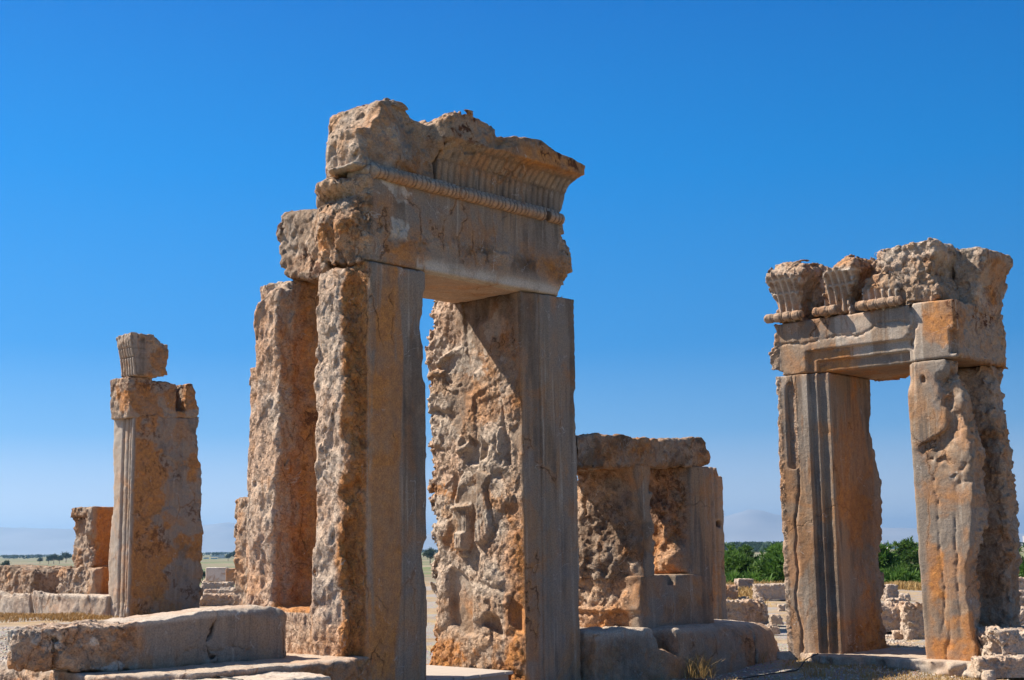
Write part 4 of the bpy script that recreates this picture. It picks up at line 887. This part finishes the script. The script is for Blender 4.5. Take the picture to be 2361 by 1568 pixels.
nn = b.noise(b.pos((.02, .12, 1)), 1.0, 5, .6); f1 = b.mix(b.ramp(nn, .5, .7, 0, .5), f1, (.05, .09, .03))
f1 = b.mix(b.ramp(b.noise(b.pos((.0006, .0022, 1)), 1.0, 4), .48, .6, 0, .6), f1, (.22, .18, .11))
FIELDS = b.done(f1, None, 1)
# one sheet, in rings out to the horizon
rad = np.concatenate([[0], np.geomspace(40, 60000, 70)]); ang = np.linspace(0, 2*math.pi, 97)[:-1]
v = [(0, 0, PLAIN)]+[(r*math.sin(t), r*math.cos(t), PLAIN) for r in rad[1:] for t in ang]
tri = []
na = len(ang)
for i in range(na): tri.append((0, 1+(i+1) % na, 1+i, 1+i))
for k in range(len(rad)-2):
    for i in range(na):
        p0 = 1+k*na+i; p1 = 1+k*na+(i+1) % na; tri.append((p0, p1, p1+na, p0+na))
me = bpy.data.meshes.new('plain_ground'); me.from_pydata(v, [], [t if t[2] != t[3] else t[:3] for t in tri]); me.materials.append(FIELDS)
o = bpy.data.objects.new('plain_ground', me); COL.objects.link(o); o['kind'] = 'structure'

# hills on the far side of the plain
b = NB('bare_hills'); P = b.pos(); HILL = b.done(b.mix(b.ramp(b.noise(P, .0006, 8, .6), .35, .65), (.25, .255, .27), (.30, .30, .31)), None, 1)  # haze put partly into the hill colour, kept pale so they fade
def hill_h(x, y):
    r = np.hypot(x, y); az = np.arctan2(x, y)*2361/PW*F        # horizontal picture offset at the horizon
    px = PW/2+np.tan(np.arctan2(x, y))*F
    ridge = np.interp(px, [-900, -300, 60, 160, 300, 420, 520, 640, 900, 1200, 1500, 1640, 1720, 1800, 1950, 2060, 2150, 2361, 3200], [30, 50, 68, 62, 48, 52, 72, 50, 35, 30, 38, 50, 60, 55, 44, 36, 26, 15, 10])
    Pn = np.stack([x, y, np.zeros_like(x)], -1).astype(np.float32)
    ridge = ridge*(1+.10*samp(FBM, Pn, 9000, 1)+.05*samp(FBR, Pn, 3000, 2))
    prof = sst(r, 19500, 23500)*sst(29000-r, 0, 4500)
    return (PLAIN-3+ridge*24000/F*prof*(.9+.08*samp(FBM, Pn, 6000, 4))).astype(np.float32)
xs = np.linspace(-17000, 19000, 260); ys = np.linspace(18000, 29500, 60)
grid_mesh('far_hills', xs, ys, hill_h, HILL)

# ================================================================== PLANTS
def quads(name, c, ax, up, L, Wd):
    """many small leaf faces: centre, long axis, side axis"""
    n = len(c); p = np.stack([c-ax*L[:, None]-up*Wd[:, None], c+ax*L[:, None]-up*Wd[:, None]*.3, c+ax*L[:, None]+up*Wd[:, None]*.3, c-ax*L[:, None]+up*Wd[:, None]], 1)
    return p.reshape(-1, 3), np.arange(n*4).reshape(-1, 4)
def unit(v): return v/np.maximum(np.linalg.norm(v, axis=-1, keepdims=True), 1e-6)
def foliage_mat(name, c1, c2, c3, trans=.25, scale=.5):
    b = NB(name); P = b.pos(); at = b.attr('tone')
    col = b.mix(at, c1, c2); col = b.mix(b.ramp(b.noise(P, scale, 5, .7), .5, .7, 0, .7), col, c3)
    oi = b.n('ShaderNodeObjectInfo'); col = b.mix(b.ramp(oi.outputs['Random'], 0, 1, 0, .55), col, tuple(x*y for x, y in zip(c1, (.8, .62, .8))))
    b.set(b.p.inputs['Base Color'], col); b.p.inputs['Roughness'].default_value = .6
    tr = b.n('ShaderNodeBsdfTranslucent'); b.set(tr.inputs[0], col); mx = b.n('ShaderNodeMixShader'); mx.inputs[0].default_value = trans
    b.t.links.new(b.p.outputs[0], mx.inputs[1]); b.t.links.new(tr.outputs[0], mx.inputs[2]); b.t.links.new(mx.outputs[0], b.out.inputs['Surface'])
    return b.m
PINE = foliage_mat('pine_needles', (.055, .125, .02), (.14, .24, .04), (.08, .17, .025), .35)
b = NB('pine_bark'); P = b.pos(); BARK = b.done(b.mix(b.noise(P, 9, 6), (.11, .075, .05), (.2, .14, .1)), b.bump(b.noise(P, 20, 6), .6, .03), .95)
def tubes(paths):
    vs_, fs = [], []
    for pts, rs in paths:
        pts = np.asarray(pts, float); base = len(vs_); m = 6
        for i, (p, r) in enumerate(zip(pts, rs)):
            t = unit(pts[min(i+1, len(pts)-1)]-pts[max(i-1, 0)]); s1 = unit(np.cross(t, [.31, .17, .93] if abs(t[2]) < .9 else [1, 0, 0])); s2 = np.cross(t, s1)
            for k in range(m):
                w = 2*math.pi*k/m; vs_.append(p+r*(s1*math.cos(w)+s2*math.sin(w)))
        for i in range(len(pts)-1):
            for k in range(m):
                a0 = base+i*m+k; a1 = base+i*m+(k+1) % m; fs.append((a0, a1, a1+m, a0+m))
    return np.array(vs_), np.array(fs)
def pine_meshes(seed, H=10.5):
    r = np.random.default_rng(seed); paths = []; cs, axs = [], []
    trunk = [np.array([r.normal(0, .12), r.normal(0, .12), z]) for z in np.linspace(-1, H*.97, 8)]; paths.append((trunk, np.linspace(.24, .03, 8)))
    nb = 78
    for i in range(nb):
        t = r.random()**.8; z = H*(.16+.82*t); R = (H*.36*(1-t)**.62+.3)*r.uniform(.65, 1.1); w = r.uniform(0, 2*math.pi)
        p0 = np.array([0, 0, z]); d = np.array([math.cos(w), math.sin(w), .25+.55*t]); p1 = p0+d*R
        if i % 2 == 0: paths.append(([p0, (p0+p1)/2+[0, 0, -.08*R], p1], [.06, .04, .015]))
        for k in range(r.integers(4, 8)):
            c = p0+d*R*r.uniform(.35, 1.02)+r.normal(0, .26, 3); cs.append(c); axs.append(unit(d+np.array([0, 0, .5])))
    cs = np.array(cs); axs = np.array(axs); per = 22
    C_ = np.repeat(cs, per, 0); Dv = unit(np.repeat(axs, per, 0)*.75+r.normal(0, .75, (len(C_), 3))); C_ = C_+Dv*r.uniform(.05, .42, len(C_))[:, None]
    S = unit(np.cross(Dv, r.normal(0, 1, (len(C_), 3))))
    v, q = quads('x', C_, Dv, S, r.uniform(.13, .27, len(C_)), r.uniform(.035, .07, len(C_)))
    tone = np.repeat(np.repeat(r.random(len(cs)), per), 4)
    cm = build_mesh('crown', v, q, {'tone': tone}, False); cm.materials.append(PINE)
    v, q = tubes(paths); tm = build_mesh('trunk', v, q); tm.materials.append(BARK)
    return tm, cm
PINES = [pine_meshes(100+i) for i in range(5)]
r = np.random.default_rng(11)
def plant_tree(name, label, cat, group, meshes, x, y, z, s, rz, sz=1.0):
    e = bpy.data.objects.new(name, None); COL.objects.link(e); e.location = (x, y, z); e.rotation_euler = (0, 0, rz); e.scale = (s, s, s*sz); tag(e, label, cat, group)
    for nm, me in zip(('trunk', 'crown'), meshes):
        c = bpy.data.objects.new(nm, me); COL.objects.link(c); c.parent = e
    return e
rows = [(76, 10.6, 3.3), (84, 11.0, 3.5), (95, 11.4, 3.7), (108, 11.7, 4.0), (124, 11.9, 4.6), (146, 12.0, 5.4), (175, 12.1, 6.4), (205, 12.1, 7.5)]
LBL = {0: 'bushy green pine in the nearest row beyond the terrace edge', 1: 'green pine in the middle of the dense grove beyond the terrace', 2: 'dark pine at the far back edge of the grove, its tip against the plain'}
PX = [(1600, 2460)]
for k, (Y, top, sp) in enumerate(rows):
    for x in np.arange(.13*Y, .43*Y, sp):
        xx = x+r.uniform(-.35, .35)*sp; yy = Y+r.uniform(-4, 4); px = PW/2+xx/yy*F
        if not any(p0-1.6/yy*F*1.4 < px < p1+1.6/yy*F*1.4 for p0, p1 in PX): continue
        hh = (top+r.uniform(-.5, .35)+(1.3 if (k >= 5 and r.random() < .3) else 0))/10.5
        kind = 0 if k < 2 else (1 if k < 5 else 2)
        plant_tree('pine_tree', LBL[kind], 'tree', ['nearest pines', 'pines inside the grove', 'pines at the back of the grove'][kind], PINES[r.integers(5)], xx, yy, PLAIN, hh*r.uniform(.95, 1.1), r.uniform(0, 6.28), 1.0)
# broad-leaved trees far out in the fields
FLEAF = foliage_mat('field_leaves', (.03, .06, .02), (.05, .085, .028), (.04, .07, .02), .15)
def round_tree(seed, H=12.0):
    r = np.random.default_rng(seed); cl = []
    for i in range(26):
        d = unit(r.normal(0, 1, 3)); d[2] = abs(d[2])*.9-.15; cl.append(np.array([0, 0, H*.52])+d*np.array([H*.38, H*.38, H*.46])*r.uniform(.5, 1))
    cl = np.array(cl); per = 70; C_ = np.repeat(cl, per, 0)+r.normal(0, .8, (len(cl)*per, 3)); Dv = unit(r.normal(0, 1, C_.shape)); S = unit(np.cross(Dv, r.normal(0, 1, C_.shape)))
    v, q = quads('x', C_, Dv, S, r.uniform(.3, .55, len(C_)), r.uniform(.15, .3, len(C_)))
    cm = build_mesh('crown', v, q, {'tone': np.repeat(np.repeat(r.random(len(cl)), per), 4)}, False); cm.materials.append(FLEAF)
    paths = [([(0, 0, -.5), (0, .1, H*.3), (.1, 0, H*.75)], [.4, .3, .08])]+[([(0, 0, H*.3), tuple(c)], [.18, .04]) for c in cl[:9]]
    v, q = tubes(paths); tm = build_mesh('trunk', v, q); tm.materials.append(BARK); return tm, cm
RT_ = [round_tree(300+i) for i in range(3)]
def at_px(px, ybase, z=PLAIN):
    p = un(px, ybase, z=z); w = p[0]*U+p[1]*V; return w[0], w[1]
for px, yb, hpx, lab in [(92, 1300, 16, 'small round tree at the left end of the hazy clump in the fields'), (112, 1301, 20, 'second round tree of the hazy clump in the fields, left of the middle'), (124, 1300, 24, 'tall round tree in the middle of the hazy clump in the fields'),
                         (137, 1300, 19, 'low round tree right of the middle of the hazy clump in the fields'), (152, 1297, 27, 'tallest round tree at the right end of the hazy clump in the fields'),
                         (12, 1316, 27, 'dark round tree low at the left edge beyond the squat block'), (526, 1293, 18, 'hazy round tree left of the narrow pier in the fields'), (542, 1293, 24, 'hazy taller tree right behind the narrow pier'),
                         (466, 1345, 32, 'green round tree just below the terrace right of the lone jamb'), (140, 1336, 16, 'low green tree by the white farm sheds'), (992, 1302, 40, 'dark tree seen in the slit beside the carved relief')]:
    x, y = at_px(px, yb); s = hpx*y/F/12.0
    plant_tree('field_tree', lab, 'tree', None, RT_[r.integers(3)], x, y, PLAIN, s, r.uniform(0, 6))

# distant woods and town
def mass(name, pts, hts, mat, seed, kind='stuff', leaf=3.0):
    r = np.random.default_rng(seed); pts = np.array(pts); n = len(pts)
    C_ = np.concatenate([np.stack([pts[:, 0]+r.normal(0, hts*.5, n), pts[:, 1]+r.normal(0, hts*.5, n), PLAIN+hts*r.uniform(.1, 1, n)], -1) for _ in range(14)])
    Dv = unit(r.normal(0, 1, C_.shape)); S = unit(np.cross(Dv, r.normal(0, 1, C_.shape)))
    v, q = quads('x', C_, Dv, S, np.full(len(C_), leaf), np.full(len(C_), leaf*.7))
    me = build_mesh(name, v, q, {'tone': np.repeat(r.random(len(C_)), 4)}, False); me.materials.append(mat); o = bpy.data.objects.new(name, me); COL.objects.link(o); o['kind'] = kind; return o
pts = [at_px(px, yb) for px, yb in zip(r.uniform(1560, 2500, 500), r.uniform(1266, 1269.5, 500)-0.0128*0)]
pts = [(x, y) for x, y in [(a_*1.0, b_) for a_, b_ in [((px-PW/2)/F*Y, Y) for px, Y in zip(r.uniform(1550, 1860, 420), r.uniform(2300, 2900, 420))]]]
tag(mass('far_wood', pts, np.full(len(pts), 17.0), FLEAF, 5), 'grey green band of far trees along the foot of the hills above the pines', 'wood')
pts = [((px-PW/2)/F*Y, Y) for px, Y in zip(r.uniform(-100, 2500, 900), r.uniform(3800, 7500, 900))]
tag(mass('far_wood', pts, np.full(len(pts), 9.0), FLEAF, 6, leaf=3.5), 'scattered thin hedges and trees far across the plain near the horizon', 'wood')
b = NB('white_wall'); P = b.pos(); WHITE = b.done(b.mix(b.noise(P, .3, 4), (.62, .6, .56), (.8, .78, .74)), None, .8)
b = NB('grey_wall'); P = b.pos(); GREY = b.done(b.mix(b.noise(P, .3, 4), (.4, .38, .36), (.55, .5, .46)), None, .9)
b = NB('window_dark'); P = b.pos(); WIN = b.done(b.mix(b.noise(P, 2, 3), (.03, .035, .04), (.06, .065, .07)), None, .3)
def boxes(lst):
    v, f = [], []
    for x0, x1, y0, y1, z0, z1, gable in lst:
        n = len(v)
        v += [(x0, y0, z0), (x1, y0, z0), (x1, y1, z0), (x0, y1, z0), (x0, y0, z1), (x1, y0, z1), (x1, y1, z1), (x0, y1, z1)]
        f += [(n, n+3, n+2, n+1), (n, n+1, n+5, n+4), (n+1, n+2, n+6, n+5), (n+2, n+3, n+7, n+6), (n+3, n, n+4, n+7)]
        if gable:
            ym = (y0+y1)/2; v += [(x0, ym, z1+gable), (x1, ym, z1+gable)]; m = n+8
            f += [(n+4, n+5, m+1, m), (n+6, n+7, m, m+1), (n+5, n+6, m+1), (n+7, n+4, m)]
        else: f.append((n+4, n+5, n+6, n+7))
    return v, f
def pyobj(name, vf, mat, parent=None):
    me = bpy.data.meshes.new(name); me.from_pydata([tuple(p) for p in vf[0]], [], [tuple(q) for q in vf[1]]); me.materials.append(mat)
    o = bpy.data.objects.new(name, me); COL.objects.link(o); o.parent = parent; return o
def house(px, Y, wpx, hpx, mat, gable, label, name='farm_shed', cat='shed', nwin=0, group=None):
    e = bpy.data.objects.new(name, None); COL.objects.link(e); e.location = ((px-PW/2)/F*Y, Y, PLAIN); e.rotation_euler = (0, 0, r.uniform(-.2, .2)); tag(e, label, cat, group)
    w = wpx/F*Y; h = hpx/F*Y; d = w*.4+4
    pyobj('wall', boxes([(-w/2, w/2, -d/2, d/2, 0, h*(.8 if gable else 1), h*.25 if gable else 0)]), mat, e)
    pyobj('roof', boxes([(-w/2-.4, w/2+.4, -d/2-.4, d/2+.4, h*(1.06 if gable else 1.0)+.02, h*(1.06 if gable else 1.0)+.3, 0)]), WHITE, e)
    for i in range(nwin):
        x = -w/2+w*(i+.5)/nwin; pyobj('window', boxes([(x-w*.2/nwin, x+w*.2/nwin, -d/2-.12, -d/2+.1, h*.3, h*.62, 0)]), WIN, e)
    return e
for px, yb, w, h, g, l in [(95, 1331, 26, 9, 0, 'long flat white farm shed nearest the squat block'), (122, 1328, 24, 8, 0, 'white farm shed right of the long one in the fields'), (84, 1320, 16, 7, 0, 'small grey farm building behind the white sheds'), (108, 1321, 14, 6, 0, 'small white farm hut between the trees and the sheds')]:
    x, y = at_px(px, yb); house(px, y, w, h, WHITE if 'white' in l else GREY, g, l, nwin=3)
for px, Y, w, h, l in [(478, 2600, 12, 2.6, 'leftmost bright greenhouse in the fields beside the lone jamb'), (496, 2500, 14, 2.6, 'second bright greenhouse in the fields beside the lone jamb'), (518, 2700, 24, 3, 'longest bright greenhouse in the fields left of the narrow pier'), (505, 3600, 30, 3, 'farthest bright greenhouse strip left of the narrow pier')]:
    house(px, Y, w, h, WHITE, 1, l, 'greenhouse', 'greenhouse')
house(2062, 3000, 62, 6, WHITE, 1, 'long white hall seen through the stepped doorway above the pines', 'long_hall', 'hall', nwin=6)
house(2352, 4200, 22, 22, GREY, 0, 'hazy tall apartment block at the right edge above the pines', 'apartment_block', 'building', nwin=4)
for i in range(34):
    px = [r.uniform(2012, 2110), r.uniform(2012, 2110), r.uniform(1785, 1810), r.uniform(2335, 2380)][i % 4]
    house(px, r.uniform(3600, 6500), r.uniform(4, 11), r.uniform(3, 8), WHITE if r.random() < .6 else GREY, 0, 'tiny hazy town building on the plain', 'town_house', 'building', group='hazy houses of the far town')
e = bpy.data.objects.new('domed_tank', None); COL.objects.link(e); e.location = ((1775-PW/2)/F*3400, 3400, PLAIN); tag(e, 'white dome on a low white drum above the pines right of the slim pier', 'dome')
vv = [(9*math.cos(t)*math.cos(p), 9*math.sin(t)*math.cos(p), 9+9*math.sin(p)) for p in np.linspace(0, 1.5, 7) for t in np.linspace(0, 2*math.pi, 17)[:-1]]
ff = [(k*16+i, k*16+(i+1) % 16, (k+1)*16+(i+1) % 16, (k+1)*16+i) for k in range(6) for i in range(16)]
pyobj('dome', (vv, ff), WHITE, e); pyobj('drum', boxes([(-8, 8, -8, 8, 0, 9, 0)]), WHITE, e)

# ================================================================== SMALL THINGS
b = NB('weathered_planks'); P = b.pos((1, 1, 1), True)
WOOD = b.done(b.mix(b.noise(b.pos((30, 1.2, 30), True), 1.0, 6, .6), (.36, .3, .25), (.52, .45, .39)), b.bump(b.noise(b.pos((40, 1.5, 40), True), 1.0, 5), .4, .01), .85)
bw = thing('boardwalk', 'grey plank boardwalk on the floor inside the tallest doorway', 'boardwalk', 12.55, 13.7, 0.0)
def lbox(x0, x1, y0, y1, z0, z1): return boxes([(x0, x1, y0, y1, z0, z1, 0)])
for i in range(11):
    x = -.84+i*.158; o = pyobj('plank', lbox(x, x+.15, -1.2+r.uniform(-.015, .015), 1.9, .045+r.uniform(0, .004), .085), WOOD, bw)
for y in (-1.12, .2, 1.5): pyobj('joist', lbox(-.82, .88, y, y+.08, -.25, .044), WOOD, bw)

STRAW = foliage_mat('dry_straw', (.34, .2, .06), (.56, .40, .17), (.46, .30, .12), .25, 2.0)
def blades(n, pos, H, spread, seed, wid=.006):
    r = np.random.default_rng(seed); c = pos[r.integers(0, len(pos), n)]+np.concatenate([r.normal(0, spread, (n, 2)), np.zeros((n, 1))], 1)
    c[:, 2] = g_height(c[:, 0].astype(np.float32), c[:, 1].astype(np.float32))-.01 if pos[0, 2] < -5 else c[:, 2]
    h = H*r.uniform(.4, 1.1, n); d = r.normal(0, .45, (n, 2)); s = unit(np.stack([r.normal(0, 1, n), r.normal(0, 1, n), np.zeros(n)], -1))*wid
    tip = c+np.stack([d[:, 0]*h, d[:, 1]*h, h], -1); mid = c+np.stack([d[:, 0]*h*.3, d[:, 1]*h*.3, h*.6], -1)
    v = np.stack([c-s, c+s, mid+s*.8, mid-s*.8, tip+s*.15, tip-s*.15], 1).reshape(-1, 3)
    k = np.arange(n)*6; q = np.concatenate([np.stack([k, k+1, k+2, k+3], -1), np.stack([k+3, k+2, k+4, k+5], -1)])
    return v, q, np.repeat(r.random(n), 6)
def patch(name, n, rects, H, seed, spread=.1, wid=.006):
    """rects: picture quads on the ground filled with tussock centres"""
    r = np.random.default_rng(seed); pos = []
    for x0, x1, y0, y1, m in rects:
        for _ in range(m):
            p = un(r.uniform(x0, x1), r.uniform(y0, y1), z=-.1); w = p[0]*U+p[1]*V; pos.append((w[0], w[1], -9))
    v, q, t = blades(n, np.array(pos, float), H, spread, seed+1, wid); me = build_mesh(name, v, q, {'tone': t}, False); me.materials.append(STRAW)
    o = bpy.data.objects.new(name, me); COL.objects.link(o); o['kind'] = 'stuff'; return o
tag(patch('dry_grass', 6500, [(1880, 2260, 1526, 1552, 150), (1450, 2300, 1548, 1568, 90), (2140, 2260, 1505, 1535, 40), (1820, 1900, 1512, 1535, 30)], .055, 21, .16), 'short straw-coloured grass on the gravel before the stepped doorway', 'grass')
tag(patch('dry_grass', 9000, [(1690, 1830, 1358, 1382, 150), (2070, 2120, 1356, 1372, 60), (1640, 1700, 1395, 1412, 20)], .3, 22, .5, .02), 'taller straw-coloured grass in front of the pines at the terrace edge', 'grass')
tag(patch('dry_grass', 5000, [(0, 260, 1421, 1436, 150)], .12, 23, .25, .015), 'straw-coloured grass along the foot of the sunlit wall plinth at left', 'grass')
def zpatch(name, label, cat, cx, cy, z, n, H, spread, seed, wid=.005, kind=None):
    p = un(cx, cy, z=z); w = p[0]*U+p[1]*V
    v, q, t = blades(n, np.array([[w[0], w[1], z]]), H, spread, seed, wid); v = v-np.array([w[0], w[1], z]); me = build_mesh(name, v, q, {'tone': t}, False); me.materials.append(STRAW)
    o = bpy.data.objects.new(name, me); COL.objects.link(o); o.location = (w[0], w[1], z); return tag(o, label, cat, None, kind)
zpatch('dry_grass_tuft', 'tall dry grass tuft at the foot of the rounded plinth, nearest the tallest doorway', 'grass tuft', 1610, 1562, -.2, 160, .34, .11, 31)
zpatch('dry_grass_tuft', 'thin dry grass tuft left of the tallest tuft before the rounded plinth', 'grass tuft', 1535, 1562, -.2, 60, .24, .1, 32)
zpatch('dry_grass_tuft', 'dry grass tuft in the shade at the right end of the rounded plinth', 'grass tuft', 1722, 1538, -.2, 110, .32, .12, 33)
zpatch('dry_grass_tuft', 'grey dry tuft at the bottom edge in front of the stepped doorway', 'grass tuft', 1880, 1566, -.2, 60, .26, .12, 34)
zpatch('dry_grass_tuft', 'sparse dry stalks at the foot of the right jamb of the tallest doorway', 'grass tuft', 1345, 1566, -.12, 40, .2, .07, 35)
zpatch('dry_grass', 'yellow dry grass filling the corner between the cracked block and the tallest doorway', 'grass', 690, 1492, .47, 1400, .12, .16, 36, .006, 'stuff')
zpatch('dry_grass', 'small dry weeds along the foot of the orange slot of the tallest doorway', 'grass', 800, 1500, .47, 250, .09, .14, 37, .005, 'stuff')
b = NB('dead_twig'); P = b.pos(); TWIG = b.done(b.mix(b.noise(P, 8, 3), (.26, .12, .05), (.4, .22, .1)), None, .9)
rr_ = np.random.default_rng(5); paths = []
for i in range(16):
    d = unit(np.array([rr_.normal(0, .8), rr_.normal(0, .8), .7])); L = rr_.uniform(.2, .42); p1 = d*L*.5; p2 = d*L+[0, 0, .03]; paths.append(([np.zeros(3), p1, p2], [.006, .004, .0015]))
    for _ in range(2): paths.append(([p1, p1+unit(d+rr_.normal(0, .6, 3))*L*.35], [.003, .001]))
v, q = tubes(paths); me = build_mesh('dead_shrub', v, q); me.materials.append(TWIG); o = bpy.data.objects.new('dead_shrub', me); COL.objects.link(o)
p = un(826, 1507, z=.47); o.location = W(*p); tag(o, 'leafless orange-brown twig shrub at the foot of the left jamb of the tallest doorway', 'shrub')
b = NB('black_rubber'); P = b.pos(); RUB = b.done(b.mix(b.noise(P, 5, 3), (.02, .02, .022), (.05, .05, .05)), None, .6)
def cable(name, label, pts, rad):
    P3 = [W(*un(x, y, z=z)) for x, y, z in pts]; o0 = P3[0]
    n = 40; arr = np.array([list(p-o0) for p in P3]); t = np.linspace(0, len(arr)-1, n); cur = np.stack([np.interp(t, np.arange(len(arr)), arr[:, k]) for k in range(3)], -1)
    for _ in range(3): cur[1:-1] = (cur[:-2]+2*cur[1:-1]+cur[2:])/4
    v, q = tubes([(cur, np.full(n, rad))]); me = build_mesh(name, v, q); me.materials.append(RUB); o = bpy.data.objects.new(name, me); COL.objects.link(o); o.location = o0; return tag(o, label, 'cable')
cable('black_cable', 'thin black cable lying across the lower pale slab at bottom left', [(225, 1560, .42), (330, 1554, .42), (430, 1555, .42), (500, 1560, .42), (560, 1568, .42)], .009)
cable('black_cable', 'black cable rising from the gravel over the threshold of the stepped doorway', [(1700, 1566, -.16), (1780, 1553, -.15), (1838, 1546, -.14), (1848, 1535, -.1), (1858, 1520, -.02), (1875, 1512, .03), (1886, 1507, .03)], .009)
def pebbles(name, n, rects, seed, zg=-.14):
    r = np.random.default_rng(seed); base = np.array([[1, 0, 0], [-1, 0, 0], [0, 1, 0], [0, -1, 0], [0, 0, 1], [0, 0, -1]], float); fc = np.array([[0, 2, 4], [2, 1, 4], [1, 3, 4], [3, 0, 4], [2, 0, 5], [1, 2, 5], [3, 1, 5], [0, 3, 5]])
    V_, Q_ = [], []
    for i in range(n):
        x0, x1, y0, y1 = rects[r.integers(len(rects))]; p = un(r.uniform(x0, x1), r.uniform(y0, y1), z=zg); w = p[0]*U+p[1]*V
        z = float(g_height(np.array([w[0]], np.float32), np.array([w[1]], np.float32))[0]); s = .012+.03*r.random()**3
        V_.append(base*r.uniform(.6, 1.2, (6, 3))*s*[1, 1, .7]+[w[0], w[1], z+s*.2]); Q_.append(fc+i*6)
    me = build_mesh(name, np.concatenate(V_), np.concatenate(Q_), {'pale': np.full(n*6, .6)}, False); me.materials.append(RUBBLE); o = bpy.data.objects.new(name, me); COL.objects.link(o); o['kind'] = 'stuff'
    return tag(o, 'loose pale pebbles scattered over the gravel', 'pebbles')
pebbles('pebbles', 2500, [(1400, 2361, 1535, 1568), (1830, 2361, 1500, 1545), (2010, 2110, 1450, 1500)], 41)
pebbles('pebbles', 700, [(0, 240, 1535, 1566), (0, 25, 1430, 1530)], 42, .1)

# ================================================================== HAZE
b = bpy.data.materials.new('haze'); b.use_nodes = True; nt = b.node_tree; nt.nodes.clear()
ho = nt.nodes.new('ShaderNodeOutputMaterial'); pv = nt.nodes.new('ShaderNodeVolumePrincipled')
pv.inputs['Color'].default_value = (.36, .63, .95, 1); pv.inputs['Density'].default_value = 4.6e-5; pv.inputs['Anisotropy'].default_value = .4
nt.links.new(pv.outputs[0], ho.inputs['Volume'])
hz = pyobj('haze', boxes([(-42000, 42000, -3000, 36000, PLAIN-1, 610, 0)]), b); hz['kind'] = 'stuff'; tag(hz, 'pale blue haze over the whole plain and the far hills', 'haze')
